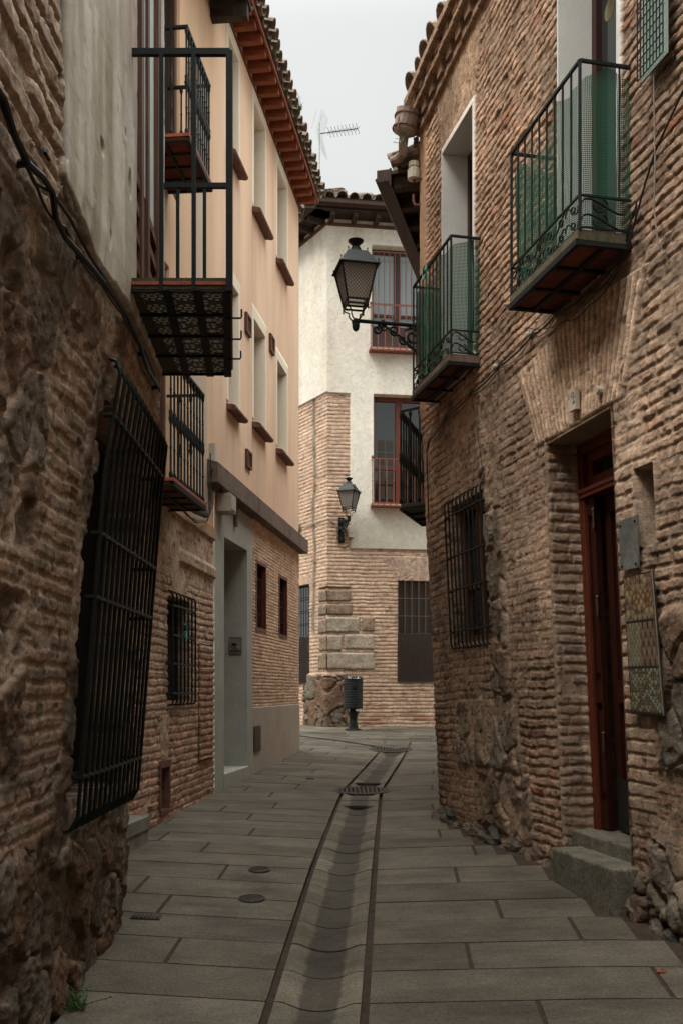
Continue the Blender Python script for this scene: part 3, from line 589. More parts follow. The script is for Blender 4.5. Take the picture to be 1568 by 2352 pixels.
# roof tiles
def tile_piece(mb, c, a, s_, up, r0, r1, ln, inv=False, th=.012):
    n = 6; vs = []; sg = -1 if inv else 1
    for (l, r) in ((0, r0), (ln, r1)):
        for rr_ in (r, r-th):
            for k in range(n+1):
                t_ = math.pi*k/n; v = Vector(c)-a*l+s_*math.cos(t_)*rr_+up*(math.sin(t_)*rr_*sg); vs.append(v)
    m = n+1; fs = []
    for k in range(n):
        fs += [(k, k+1, 2*m+k+1, 2*m+k), (m+k, 3*m+k, 3*m+k+1, m+k+1), (k, m+k, m+k+1, k+1), (2*m+k, 2*m+k+1, 3*m+k+1, 3*m+k)]
    for q in (0, n): fs.append((q, 2*m+q, 3*m+q, m+q))
    mb.add(vs, fs)
def tile_roof(W, u0, u1, zf, dout, pitch, parent, slope=.32, rows=5, seed=1, r=.088, name='roof', full=3.5):
    rn = random.Random(seed); mb = MB(); out = Vector((W.n[0], W.n[1], -slope)).normalized(); s_ = Vector((W.t[0], W.t[1], 0)); up = s_.cross(out); up = up if up.z > 0 else -up
    u = u0
    while u <= u1:
        for inv in (True, False):
            uq = u+(0 if inv else pitch/2); z_ = zf(uq)
            base = Vector(W.P(uq, z_, dout+(.0 if inv else .03)+.035*(rn.random()-.5), False))
            for k in range(rows):
                j = Vector((rn.uniform(-.01, .01), rn.uniform(-.01, .01), rn.uniform(-.006, .01)))
                tile_piece(mb, base-out*(.30*k)+up*(.0 if inv else .02)+up*.012*k*0+j, (out+up*.04).normalized(), (s_+out*rn.uniform(-.06, .06)).normalized(), up, r*rn.uniform(.92, 1.08), r*.82, .40, inv)
        u += pitch
    a_ = Vector(W.P(u0, zf(u0), dout-.05, False))-up*.05; b_ = Vector(W.P(u1+pitch*.5, zf(u1), dout-.05, False))-up*.05
    c_ = b_-out*full; d_ = a_-out*full; mb.add([a_, b_, c_, d_]+[v-up*.04 for v in (a_, b_, c_, d_)], [(0, 1, 2, 3), (4, 7, 6, 5), (0, 4, 5, 1), (1, 5, 6, 2), (3, 2, 6, 7), (0, 3, 7, 4)])
    return part(name, mb, M_tile, parent)
zB7 = EYE+7.30
tile_roof(WB, -.02, 5.0, lambda u: zB7+.16, .44, .23, B, seed=4)
for i in range(12):
    mb = MB(); u = .05+i*.42; mb.wbox(WB, u, u+.11, -.05, .40, zB7-.10, zB7+.05); part('rafter', mb, M_odwood, B)
mb = MB(); mb.wbox(WB, -.02, 5, -.0, .42, zB7+.053, zB7+.085); part('eave_board', mb, M_odwood, B)
# ------------------------------------------------------------------ HOUSE C (peach stucco)
gC = G(-1.0, 13)
C = thing('stucco_house', 'peach stucco house with deep narrow windows and red rafters under the eave', 'house', (-1.2, 12.5, gC))
hC = WC.hit; UE = hC(686, 1600)[0]; zpl = (hC(578, 1627)[1]+hC(686, 1618)[1])/2; ug = hC(578, 1500)[0]
zb1 = hC(703, 1239, .13)[1]; zb0 = hC(703, 1269, .13)[1]; zbn = hC(501, 1066, .13)[1]
zCt = (hC(681, 451)[1]+hC(545, 100)[1])/2
cwin = []
for (pl, pr, pyt, pxs, pys) in ((524.6, 547, 81, 530, 351), (582.6, 608.3, 230.7, 584, 476), (636.4, 657.8, 375.7, 638, 594), (524.6, 547, 640, 526, 924), (582.6, 608.3, 732.6, 584, 966), (636.4, 657.8, 825, 640, 1030)):
    cwin.append((hC(pl, 500)[0], hC(pr, 500)[0], hC(pxs, pys)[1], hC(pl, pyt)[1]))
def fieldCP(U, Z):
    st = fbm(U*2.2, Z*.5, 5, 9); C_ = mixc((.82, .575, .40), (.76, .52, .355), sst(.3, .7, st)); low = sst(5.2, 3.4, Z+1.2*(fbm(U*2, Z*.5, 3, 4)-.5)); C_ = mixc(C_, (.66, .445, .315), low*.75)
    D = np.zeros_like(U)
    for (u0, u1, z0, z1) in cwin:      # rain streaks washed down from the sill ends
        for ue in (u0-.07, u1+.04, (u0+u1)/2):
            s_ = np.exp(-((U-ue)/.07)**2)*sst(z0-1.1, z0-.12, Z)*(Z < z0-.05)*(.35+.9*fbm(U*14, Z*.6, 3, 7)); C_ = C_*(1-.16*np.clip(s_, 0, 1))[..., None]
    C_ = C_*(1-.10*sst(.5, .8, fbm(U*5, Z*.35, 4, 55)))[..., None]
    for (u0, u1, z0, z1) in cwin:
        k = (U > u0-.10) & (U < u1+.10) & (Z > z0-.0) & (Z < z1+.16); C_ = np.where(k[..., None], np.array((.80, .70, .54)), C_); D = np.where(k, .006, D)
    cr = sst(.006, 0, np.abs(U-4.35)); D = D-.004*cr
    return D, C_
build_wall('stucco_wall', WC, 0, UE, .05, zb1-.03, zCt+.1, .06, fieldCP, [(*q, .26, (.36, .26, .18)) for q in cwin]+[(q[0]-.1, q[0]-.0995, q[2], q[3]+.16, -.006, (.80, .70, .54)) for q in cwin], C, M_plaster)  # window reveals coloured darker than the peach, standing in for their shade
for q in cwin:
    mb = MB(); u0, u1, z0, z1 = q
    for (a0, a1, c0, c1) in ((u0, u0+.05, z0, z1), (u1-.05, u1, z0, z1), (u0, u1, z1-.05, z1), (u0, u1, z0, z0+.05), ((u0+u1)/2-.025, (u0+u1)/2+.025, z0, z1)): mb.wbox(WC, a0, a1, -.25, -.21, c0, c1)
    wn = part('window', mb, M_frame, C); mb = MB(); mb.wbox(WC, u0, u1, -.235, -.23, z0, z1); part('pane', mb, M_glass, wn)
    mb = MB()
    for i in range(3):
        a0 = lerp(u0-.09, u1+.05, i/3); a1 = lerp(u0-.09, u1+.05, (i+1)/3)-.006
        mb.hexa([WC.P(a0, z0-.09, -.1), WC.P(a1, z0-.09, -.1), WC.P(a1, z0-.12, .085), WC.P(a0, z0-.12, .085), WC.P(a0, z0-.02, -.1), WC.P(a1, z0-.02, -.1), WC.P(a1, z0-.055, .085), WC.P(a0, z0-.055, .085)])
        mb.tube([WC.P(a0, z0-.088, .087), WC.P(a1, z0-.088, .087)], .030, 8)
    part('window_sill', mb, M_sillt, wn)
for (px, y0_, y1_) in ((567, 724, 768), (622, 772, 811), (568.5, 1036, 1076)):
    u = hC(px, 900)[0]; z1 = hC(px, y0_)[1]; z0 = hC(px, y1_)[1]; mb = MB(); w_ = .13
    for (a0, a1, c0, c1) in ((u-w_, u-w_+.035, z0, z1), (u+w_-.035, u+w_, z0, z1), (u-w_+.035, u+w_-.035, z0, z0+.03), (u-w_+.035, u+w_-.035, z1-.03, z1)): mb.wbox(WC, a0, a1, 0, .035, c0, c1)
    for i in range(9):
        zz = lerp(z0+.03, z1-.03, (i+.5)/9); mb.wbox(WC, u-w_+.035, u+w_-.035, .0, .022, zz-.006, zz+.004)
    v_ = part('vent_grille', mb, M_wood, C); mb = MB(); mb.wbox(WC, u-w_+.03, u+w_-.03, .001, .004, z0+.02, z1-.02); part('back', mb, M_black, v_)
w1 = (hC(586.5, 1350)[0], hC(610, 1350)[0], hC(586.5, 1448)[1], hC(586.5, 1284)[1]); w2 = (hC(639, 1350)[0], hC(658.5, 1350)[0], hC(639, 1463)[1], hC(639, 1318)[1])
def fieldCB(U, Z):
    bm, bi, br = bricks(U, Z, .046, .24, .22, 17, .002, .35, .008); rough = fbm(U*14, Z*14, 3, 3)
    D = .008*bm+.003*rough; C_ = mixc(MORT*1.45, mixc(MORT*1.65, np.array((.46, .28, .195)), sst(.1, .9, bi)*.75), bm); return D, A4(C_, .7+0*U)
build_wall('brick_wall', WC, ug, UE, .018, zpl, zb0+.08, .0062, fieldCB, [(*w1, .12, (.13, .032, .016)), (*w2, .12, (.13, .032, .016))], C)
for q in (w1, w2):
    mb = MB(); u0, u1, z0, z1 = q; e_ = .045
    for (a0, a1, c0, c1) in ((u0-.0, u0+e_, z0+e_, z1-e_), (u1-e_, u1, z0+e_, z1-e_), (u0, u1, z1-e_, z1), (u0, u1, z0, z0+e_)): mb.wbox(WC, a0, a1, -.09, .014, c0, c1)
    mb.wbox(WC, u1-.075, u1-e_, -.09, -.02, z0+e_, z1-e_)
    wn = part('window', mb, M_frame, C); mb = MB(); mb.wbox(WC, u0, u1, -.085, -.08, z0, z1); part('pane', mb, M_glass, wn)
    mb = MB()
    for i in range(1, 4): mb.tube([WC.P(lerp(u0, u1, i/4), z0, -.03), WC.P(lerp(u0, u1, i/4), z1, -.03)], .007, 5)
    for i in range(1, 4): mb.tube([WC.P(u0, lerp(z0, z1, i/4), -.035), WC.P(u1, lerp(z0, z1, i/4), -.035)], .007, 5)
    part('bars', mb, M_iron, wn)
mb = MB(); mb.wbox(WC, ug+.002, UE, -.2, .016, .2, zpl-.002); mb.hexa([WC.P(ug, zpl-.002, -.0), WC.P(UE, zpl-.002, -.0), WC.P(UE, zpl-.002, .016), WC.P(ug, zpl-.002, .016), WC.P(ug, zpl+.016, -.0), WC.P(UE, zpl+.016, -.0), WC.P(UE, zpl-.0, .016), WC.P(ug, zpl-.0, .016)])
part('plinth', mb, mat('plinth_render', (.42, .355, .28), .9, .12, 3, .5, 120, .003), C)
d0 = (hC(512.5, 1500)[0], hC(565.6, 1500)[0], hC(540, 1772)[1], hC(512.5, 1233)[1])
def fgr(U, Z): return .012+.0*U, np.ones(U.shape+(3,))*.2
build_wall('granite_surround', WC, .0, ug, .1, .3, zb0+.05, .1, fgr, [(*d0, .45, (.1, .1, .1))], C, M_granite, smooth=False)
mb = MB(); mb.wbox(WC, d0[0]-.005, d0[1], -.44, .03, .3, d0[2]+.02); bevel(part('door_step', mb, M_granite, C))
mb = MB(); mb.wbox(WC, d0[0], d0[1], -.43, -.36, d0[2]+.02, d0[3]); dr = part('door', mb, M_wood, C); mb = MB(); mb.ball(WC.P(d0[1]-.12, d0[2]+1.1, -.34), .03); part('handle', mb, M_steel, dr)
ht = (hC(578.5, 1700)[0]+.01, hC(594, 1700)[0], hC(586, 1727)[1], hC(586, 1668)[1]); mb = MB(); mb.wbox(WC, ht[0], ht[1], .0, .03, ht[2], ht[3]); mb.wbox(WC, ht[0]+.02, ht[1]-.02, .03, .034, ht[2]+.03, ht[3]-.03)
for i in range(3): mb.ball(WC.P(ht[0]+.015, lerp(ht[2], ht[3], (i+.5)/3), .032), .008, 5); mb.ball(WC.P(ht[1]-.015, lerp(ht[2], ht[3], (i+.5)/3), .032), .008, 5)
part('meter_hatch', mb, mat('rusty_hatch', (.07, .04, .026), .6, .4, 12, .3, 60, .002), C)
ub0 = hC(501, 1066, .13)[0]; uU = Wall
pb = lambda u, z, d: WC.P(u, z, d)
mb = MB(); mb.wbox(WC, ub0, UE+.13, -.05, .13, zb0, zb1); mb.hexa([pb(ub0, zb1, -.02), pb(UE+.13, zb1, -.02), pb(UE+.13, zb1, .13), pb(ub0, zb1, .13), pb(ub0, zb1+.05, -.02), pb(UE+.13, zb1+.05, -.02), pb(UE+.13, zb1+.005, .13), pb(ub0, zb1+.005, .13)])
bevel(part('string_course', mb, M_band, C), .01)
mb = MB(); mb.wbox(WC, ub0, ug, -.01, .02, zb0-.03, zb0); part('moulding', mb, M_band, C)
rn = random.Random(3)
for i in range(24):
    u = -.75+i*.262
    if u > UE: break
    mb = MB(); h_ = .12; mb.wbox(WC, u, u+.085, -.04, .285+rn.uniform(-.01, .01), zCt-.03, zCt+.085); part('rafter', mb, M_rafter, C)
mb = MB(); mb.wbox(WC, -.8, UE+.05, -.02, .31, zCt+.088, zCt+.11); mb.wbox(WC, -.8, UE+.05, .29, .315, zCt+.04, zCt+.086); part('eave_board', mb, M_rafter, C)
mb = MB(); mb.wbox(WC, 0, UE, .0, .02, zCt-.055, zCt-.032); part('wall_plate', mb, mat('plate_wood', (.13, .06, .035), .8, .3, 8, .3, 60, .002), C)
tile_roof(WC, -.8, UE+.05, lambda u: zCt+.17, .37, .205, C, seed=9, r=.083)
mb = MB()
for (wx0, wx1, wy0, wy1, zz0, zz1) in (): pass
mb.hexa([WC.P(UE-.02, .2, 0), WC.P(UE, .2, 0), WC.P(UE, .2, -5), WC.P(UE-.02, .2, -5), WC.P(UE-.02, zCt+.1, 0), WC.P(UE, zCt+.1, 0), WC.P(UE, zCt+1.2, -5), WC.P(UE-.02, zCt+1.2, -5)]); part('end_wall', mb, mat('render', (.46, .30, .19), .9, .1, 3, .3), C)
# ------------------------------------------------------------------ HOUSE E (right foreground)
gE = G(1.5, 7)
E = thing('brick_house', 'large ribbed brick house on the right with a dark red door and green netted balconies', 'house', (1.6, 7, gE))
hE = WE.hit
def rect(l, r, b_, t_): return (hE(*l)[0], hE(*r)[0], hE(*b_)[1], hE(*t_)[1])
ZS1, ZR1 = EYE+2.61, EYE+3.525; ZS2, ZR2 = EYE+2.505, EYE+3.42
W1 = (hE(1019, 600)[0], hE(1091, 600)[0], ZS1-.02, hE(1019, 352)[1]); W2 = (hE(1287, 300)[0], hE(1425, 300)[0], ZS2-.02, 6.8)
GW_ = (hE(1043, 1320)[0], hE(1122, 1300)[0], hE(1052, 1478)[1], hE(1036, 1165)[1])
DR = (hE(1272, 1400)[0], hE(1432, 1450)[0], .25, hE(1259, 1013)[1])
NI = (hE(1466, 1150)[0], hE(1511, 1150)[0], hE(1480, 1254)[1], hE(1466, 1078)[1])
zt = lambda u: EYE+5.16+.075*np.asarray(u)
fan_l = [hE(*p) for p in ((1188, 860), (1262, 1010))]; fan_top = [hE(*p) for p in ((1188, 858), (1278, 760), (1400, 660), (1500, 600))]
uc_ = (DR[0]+DR[1])/2; zc_ = DR[3]-1.15
cab = [hE(*p) for p in ((976, 1010), (1025, 965), (1082, 908), (1146, 850), (1223, 775), (1278, 722), (1353, 675), (1440, 600), (1568, 500))]
def fieldE(U, Z):
    rough = fbm(U*11, Z*11, 5, 31); wv = fbm(U*2.5, Z*2.5, 3, 7)-.5
    zc = polyz(cab, U); up = sst(-.05, .08, Z-zc+.10*wv)
    # upper: ribbed courses with the mortar smeared over the bricks
    bm, bi, br = bricks(U, Z-.03*U, .060, .20, .26, 5, .018, .75, .018)
    fine = fbm(U*36, Z*36, 3, 33)-.5; DU = .0135*bm+.010*(rough-.5)+.009*fine+.014*(fbm(U*2, Z*2, 3, 60)-.5); cb = mixc(np.array((.56, .375, .26)), np.array((.50, .30, .20)), sst(.5, .9, bi)); cb = mixc(cb, (.46, .20, .12), sst(.93, .95, bi)); CU = mixc(np.array((.27, .19, .13)), cb, bm)  # gap colour darkened to carry the shadow between the ridges
    # lower: courses of brick
    bm, bi, br = bricks(U, Z-.02*U, .068, .19, .30, 15, .016, .55, .022, .2)
    fade = sst(.35, .6, fbm(U*1.7, Z*1.5, 3, 91)); DL = .0145*(1-.72*fade)*bm+.010*(rough-.5)+.009*fine+.018*(fbm(U*1.5, Z*1.3, 3, 61)-.5)
    red = sst(1.9, 1.0, Z+.5*wv); cb = mixc(MORT*.95, BR*1.05, .25+.35*red); cb = mixc(cb, BRR*1.1, (bi > .90)*(.25+.6*red)); cb = mixc(cb, ST, (bi < .12)*.6); CL = mixc(MORT*.80, cb, bm)
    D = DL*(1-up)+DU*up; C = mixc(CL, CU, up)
    # rubble panels
    w0, w1, z0, z1 = GW_; rub = np.zeros_like(U)
    for (a0, a1, c0, c1) in ((w0+.02, w1+.62, z1+.0, 2.97), (w1-.05, w1+.34, 1.35, z1+.15), (w0-.05, w1+.50, .98, 1.52), (w0+.35, w1+.62, .52, .95), (DR[1]+.33, 5.2, 1.15, 1.95)):
        rub = np.maximum(rub, sst(-.04, .03, np.minimum(np.minimum(U-a0, a1-U), np.minimum(Z-c0, c1-Z))+.16*wv))
    DR_, m1, i1 = stones(U, Z, 4.6, 3.3, 23, .036, (.03, .15), .42); DR_ = DR_+.012*(rough-.5)+.006; CR = mixc(MORT*.92, stonecol(i1)*.95, m1*.95); rub = rub*(1-up*.8); big = .80+.5*fbm(U*1.1, Z*1.1, 4, 71); D_keep = 0; D = D*(1-rub)+DR_*rub; C = mixc(C, CR, rub)
    # boulders at the foot
    gg = .33+.10*(fbm(U*3, U*0, 3, 3)-.5)+.05*np.clip(U-2, 0, 2); k = sst(gg+.12, gg, Z-.05); Dg, m2, i2 = stones(U, Z, 5.2, 4.4, 29, .075, (.02, .17), .36)
    D = D*(1-k)+Dg*k; C = mixc(C, mixc((.13, .09, .06), stonecol(i2), m2), k)
    kb = sst(.85, 1.1, U-(DR[1]-.75))*sst(.9, .7, Z)*sst(DR[1]+.6, DR[1]+.4, U); Dg, m2, i2 = stones(U, Z, 3.0, 3.4, 37, .065, (.02, .16), .36); D = D*(1-kb)+Dg*kb; C = mixc(C, mixc(MORT*.6, STG*1.1, m2), kb)
    # flat brick arch over the door, radiating joints
    x = U-uc_; z = Z-zc_; an = np.arctan2(x, z); ztop_ = polyz(fan_top, U)+.05*wv; lim = .47+.05*wv
    ins = sst(-.01, .015, Z-DR[3]+.0*U)*sst(0, .02, ztop_-Z)*sst(-.012, .012, lim-np.abs(an))
    q = an*27+.3*(fbm(U*5, Z*5, 2, 8)-.5); c = np.abs(q-np.floor(q)-.5)*2; mv = sst(.98, .5, c+.5*(rough-.5)); flat = sst(.35, .65, fbm(U*3, Z*3, 3, 19))
    D = D*(1-ins)+(.020*mv*(1-.45*flat)+.012*(rough-.5)+.006)*ins; C = mixc(C, mixc(MORT*.62, mixc(MORT*1.45, BR*1.3, .28*(hsh(np.floor(q), np.floor(q)*0, 4) > .6)), mv), ins)
    # smooth plastered brick pier between door and niche, mortar surround of the window and niche
    kp = sst(DR[1]-.01, DR[1]+.02, U)*sst(DR[1]+.34, DR[1]+.28, U+.06*wv)*sst(.75, .95, Z)*sst(3.0, 2.9, Z); bm, bi, br = bricks(U, Z, .082, .21, .2, 85, .012, .3); D = D*(1-kp)+(.014+.012*bm+.008*(rough-.5))*kp; C = mixc(C, mixc(MORT*.95, mixc(MORT*1.05, BR*.95, sst(.5, .8, bi)*.5), bm), kp)
    # plastered far corner high up and lime smear under the eaves
    kc = sst(.20, .16, U+.02*wv)*sst(EYE+2.4, EYE+2.6, Z); D = D*(1-kc)+(.02+.003*rough)*kc; C = mixc(C, mixc((.42, .265, .165), (.36, .22, .14), fbm(U*5, Z*3, 3, 2)), kc)
    # upright voussoirs over the far window
    kf = (np.abs(U-(W1[0]+W1[1])/2) < .42+.25*(Z-W1[3])) & (Z > W1[3]) & (Z < W1[3]+.62); q = (U-(W1[0]+W1[1])/2)/(1+.3*(Z-W1[3]))*24; c = np.abs(q-np.floor(q)-.5)*2; mv = sst(.98, .6, c)
    D = np.where(kf, .014*mv+.010*(rough-.5)+.004, D); C = np.where(kf[..., None], mixc(MORT*.8, (.37, .25, .165), mv), C)
    kw = kc*.7
    for (o_, wd) in ((W1, .035), (W2, .035)):   # white painted edge of the reveals
        k = (U > o_[0]-wd*.3) & (U < o_[1]+wd) & (Z > o_[2]) & (Z < o_[3]+wd); C = np.where(k[..., None], np.array((.70, .68, .62)), C); D = np.where(k, .022, D); kw = np.where(k, 1., kw)
    k = (U > NI[0]-.03) & (U < NI[1]+.01) & (Z > NI[2]-.0) & (Z < NI[3]+.03); C = np.where(k[..., None], MORT*1.1, C); D = np.where(k, .022, D)
    gr = .72+.42*sst(.3, .7, fbm(U*1.6, Z*1.2, 5, 71))+.18*(fbm(U*9, Z*9, 3, 72)-.5); C = C*gr[..., None]
    return D, A4(C, 1-.8*kw)
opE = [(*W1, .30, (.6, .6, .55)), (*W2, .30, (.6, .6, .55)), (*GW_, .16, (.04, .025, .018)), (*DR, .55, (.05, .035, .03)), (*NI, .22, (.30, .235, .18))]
UEn = 5.0
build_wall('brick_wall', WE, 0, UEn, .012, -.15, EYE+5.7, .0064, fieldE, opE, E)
WR = Wall(*WE.P(UEn, .5)[:2], (0, -1), (-1, 0)); build_wall('rear_wall', WR, 0, 12, .15, -.2, 7.5, .15, fplain((.26, .18, .13), .05), [], E)
mb = MB(); e = [WE.P(0, z) for z in (-.1, 1, 2, 3, 4, 6.7)]; mb.add(e+[(6, p[1]+1.3, p[2]) for p in e], [(i, i+1, 7+i, 6+i) for i in range(5)]); part('end_wall', mb, mat('end_brick', (.28, .18, .12), .95, .3, 6, .8, 50, .006), E)
WQ = Wall(WR.x0, -3.0, (-1, .0), (0, 1)); build_wall('added_shade_wall', WQ, -.2, 3.6, .15, -.2, 10.5, .15, fplain((.26, .18, .13), .05), [], E)  # unseen wall across the street behind the camera, added to darken the foreground
# white reveals
for o_ in (W1, W2):
    u0, u1, z0, z1 = o_; e_ = .006; mb = MB(); mb.wbox(WE, u0+.0015, u0+e_+.004, -.28, .023, z0, z1-.002); mb.wbox(WE, u1-e_-.004, u1-.0015, -.28, .023, z0, z1-.002); mb.wbox(WE, u0+.012, u1-.012, -.28, .023, z1-.010, z1-.0015)
    rv = part('white_reveal', mb, M_white, E)
    mb = MB(); a0, a1 = u0+.012, u1-.012
    for (p0, p1, c0, c1) in ((a0, a0+.06, z0, z1-.012), (a1-.06, a1, z0, z1-.012), (a0+.06, a1-.06, z1-.075, z1-.012), ((a0+a1)/2-.04, (a0+a1)/2+.04, z0, z1-.075), (a0+.06, a1-.06, z0, z0+.4)): mb.wbox(WE, p0, p1, -.27, -.21, c0, c1)
    bd = part('balcony_door', mb, M_dwood, E); mb = MB(); mb.wbox(WE, a0+.05, a1-.05, -.26, -.25, z0+.3, z1-.07); part('pane', mb, M_glass, bd)
def ring(W, u, z, d, r, w_, mt, n=20):
    mb = MB(); P0 = [W.P(u+r*math.cos(2*math.pi*k/n), z+r*math.sin(2*math.pi*k/n), d, False) for k in range(n)]; P1 = [W.P(u+r*math.cos(2*math.pi*k/n), z+r*math.sin(2*math.pi*k/n), d+w_, False) for k in range(n)]
    mb.add(P0+P1, [tuple(range(n))[::-1], tuple(n+k for k in range(n))]+[(k, (k+1) % n, n+(k+1) % n, n+k) for k in range(n)]); return mb
# ironwork of the two netted balconies
def bar_balcony(W, px_far, px_near, p_, zs, zr_, nb, nsd, mossy, lab):
    q = p_+float(W.off(0., 4.2)); u0 = W.hit(px_far, 600, p_)[0]; u1 = W.hit(px_near, 600, p_)[0]; zring = zs+.185
    mb = MB(); mb.wbox(W, u0, u1, -.03, p_, zs-.055, zs); bl = part('balcony', mb, M_moss if mossy else M_band, E, lab)
    mb = MB(); mb.wbox(W, u0+.02, u1-.02, -.02, p_-.02, zs-.068, zs-.057); part('soffit', mb, M_under, bl)
    mb = MB()
    for i in range(4):
        u = lerp(u0+.012, u1-.012, i/3); mb.wbox(W, u-.014, u+.014, -.01, p_, zs-.084, zs-.070)
    mb.wbox(W, u0, u1, p_*.5-.014, p_*.5+.014, zs-.083, zs-.0695); mb.wbox(W, u0, u1, p_-.014, p_+.012, zs-.086, zs-.052); mb.wbox(W, u0, u0+.012, 0, p_-.014, zs-.086, zs-.056); mb.wbox(W, u1-.012, u1, 0, p_-.014, zs-.086, zs-.056); part('iron_frame', mb, M_iron, bl)
    d = p_-.012; P = lambda u, z, dd: W.P(u, z, dd)
    for z_, r, nm_ in ((zr_, .0115, 'handrail'), (zring, .008, 'middle_rail'), (zs+.012, .006, 'foot_rail')):
        mb = MB(); mb.tube([P(u0, z_, -.02), P(u0, z_, d)], r, 4); mb.tube([P(u0, z_, d), P(u1, z_, d)], r, 4); mb.tube([P(u1, z_, d), P(u1, z_, -.02)], r, 4); part(nm_, mb, M_iron, bl)
    for i in range(nb+1):
        u = lerp(u0, u1, i/nb); b_ = MB(); b_.tube([P(u, zs if i in (0, nb) else zring, d), P(u, zr_, d)], .011 if i in (0, nb) else .0078, 4); part('bar', b_, M_iron, bl)
    for u in (u0, u1):
        for i in range(1, nsd+1):
            b_ = MB(); dd = d-d*i/(nsd+.35); b_.tube([P(u, zring, dd), P(u, zr_, dd)], .0065, 4); part('bar', b_, M_iron, bl)
    mb = MB(); hh = zring-zs-.014; zc2 = (zring+zs)/2
    def scr(fn, a0, a1, n):   # wavy scrolls between the rails
        st_ = (a1-a0)/n
        for i in range(n):
            c_ = a0+st_*(i+.5)
            for lv in (.25, .75):
                pts = []
                for k in range(17):
                    t_ = k/16; x = c_+st_*.5*math.cos(math.pi*(1-t_))*1.0; z = zs+.008+hh*lv+hh*.20*math.sin(2*math.pi*t_)*(1 if i % 2 else -1); pts.append(fn(x, z))
                mb.tube(pts, .0042, 4, flat=1.6)
                pts = []
                for k in range(13):
                    t_ = k/12*1.7*math.pi; r = st_*.20*(1-.45*k/12); pts.append(fn(c_+st_*.12+r*math.cos(t_+2), zs+.008+hh*lv+r*math.sin(t_+2)*.8))
                mb.tube(pts, .004, 4, flat=1.6)
    scr(lambda x, z: P(x, z, d), u0+.02, u1-.02, 6); scr(lambda x, z: P(u0, z, x), .03, d-.01, 1); scr(lambda x, z: P(u1, z, x), .03, d-.01, 1)
    part('scroll_band', mb, M_iron, bl); return u0, u1, d
b1 = bar_balcony(WE, 946, 1032, .254, ZS1, ZR1, 11, 1, False, 'smaller far balcony with the green string')
b2 = bar_balcony(WE, 1170, 1328, .328, ZS2, ZR2, 9, 1, True, 'near balcony with mossy slab edge')
def net(W, bb, zs, zr_, label, sag):
    u0, u1, d = bb; di = d-.022; path = []; n = 60; Ltot = di+(u1-u0-.03)+di
    pts = []
    for i in range(n+1):
        s_ = Ltot*i/n
        if s_ < di: p_ = (u0+.015, s_+.0)
        elif s_ < di+(u1-u0-.03): p_ = (u0+.015+s_-di, di)
        else: p_ = (u1-.015, di-(s_-di-(u1-u0-.03)))
        pts.append((s_, p_))
    nz = 24; Pt = np.zeros((n+1, nz+1, 3)); UV = np.zeros((n+1, nz+1, 2))
    for i, (s_, (u, dd)) in enumerate(pts):
        for j in range(nz+1):
            t_ = j/nz; top = zr_-.01-sag*abs(math.sin(s_*6.1+1))*.10-(.10 if di < s_ < Ltot*.55 else 0)*sag; z = zs+.01+(top-zs)*t_; wv = .008*math.sin(s_*23+z*4)+.006*math.sin(s_*51)
            Pt[i, j] = W.P(u, z, dd+wv if di < s_ < Ltot-di else dd); UV[i, j] = (s_+.004*math.sin(z*9), z+.01*math.sin(s_*7))
    c = Pt.reshape(-1, 3).mean(0); off = Vector(c); off.z = zs
    o = bpy.data.objects.new('safety_net', gridmesh('safety_net', Pt, None, off, True, False, UV)); sc.collection.objects.link(o); o.data.materials.append(M_net); o.location = off
    o['label'] = label; o['category'] = 'netting'; o['group'] = 'green nets inside the right balconies'
net(WE, b1, ZS1, ZR1, 'green plastic netting lining the smaller far balcony, under the eave with the white insulator', .6)
net(WE, b2, ZS2, ZR2, 'green plastic netting lining the near mossy balcony at the upper right', 1.0)
u0, u1, d = b1; us_ = lerp(u0, u1, .42); mb = MB()
mb.tube([WE.P(us_+.004*math.sin(k*1.7), lerp(ZR1, ZS1+.02, k/14), d+.014+.003*math.cos(k)) for k in range(15)], .0028, 5)
for q in range(3): mb.tube([WE.P(us_-.04+.05*math.cos(k*.6+q), ZR1-.03+.055*math.sin(k*.6+q), d+.016+.004*q) for k in range(11)], .0028, 5)
mb.tube([WE.P(us_-.06+.03*k, ZS1+.03, d+.016) for k in range(4)], .004, 5)
solo('string', mb, mat('green_string', (.0, .35, .22), .5, .2, 20, 0), 'bright turquoise string hanging down the front bars of the far netted balcony', 'string')
# door of the house
u0, u1, z0, z1 = DR; zth = gE+.50
zth = hE(1340, 1898, -.2)[1]
Pd = lambda u, z, dd: WE.P(u, z, dd)
# bricked jambs
def jamb(u, sgn, depth):
    zz = np.arange(.2, z1, .009); dd = np.linspace(.018, -depth, 40); DD, ZZ = np.meshgrid(dd, zz, indexing='ij')
    bm, bi, br = bricks(DD*1.0+.1, ZZ, .068, .22, .26, 55, .012, .6); rg_ = fbm(DD*12, ZZ*12, 4, 3)
    H = (.012*bm+.012*(rg_-.5)+.004)*sst(.02, -.01, DD); C_ = mixc(MORT*.75, mixc(MORT*.85, BR*.75, sst(.4, .8, bi)*.6), bm); C_ = mixc(C_, MORT*1.15, sst(-depth+.07, -depth+.03, DD+.03*(rg_-.5)))
    e_ = WE.off(np.full_like(DD, u), ZZ)+DD; uu = u+sgn*H
    Pt = np.stack([WE.x0+WE.t[0]*uu+WE.n[0]*e_, WE.y0+WE.t[1]*uu+WE.n[1]*e_, ZZ], -1)
    link('door_jamb', gridmesh('door_jamb', Pt, C_, worldloc(E), True, sgn > 0), M_wall, E)
jamb(u0+.003, 1, .22); jamb(u1-.003, -1, .22)
mb = MB(); mb.wbox(WE, u0+.01, u1-.01, -.3, .005, z1-.018, z1-.003); part('lintel', mb, mat('lintel_mortar', tuple(MORT*.6), .95, .2, 8, .5), E)
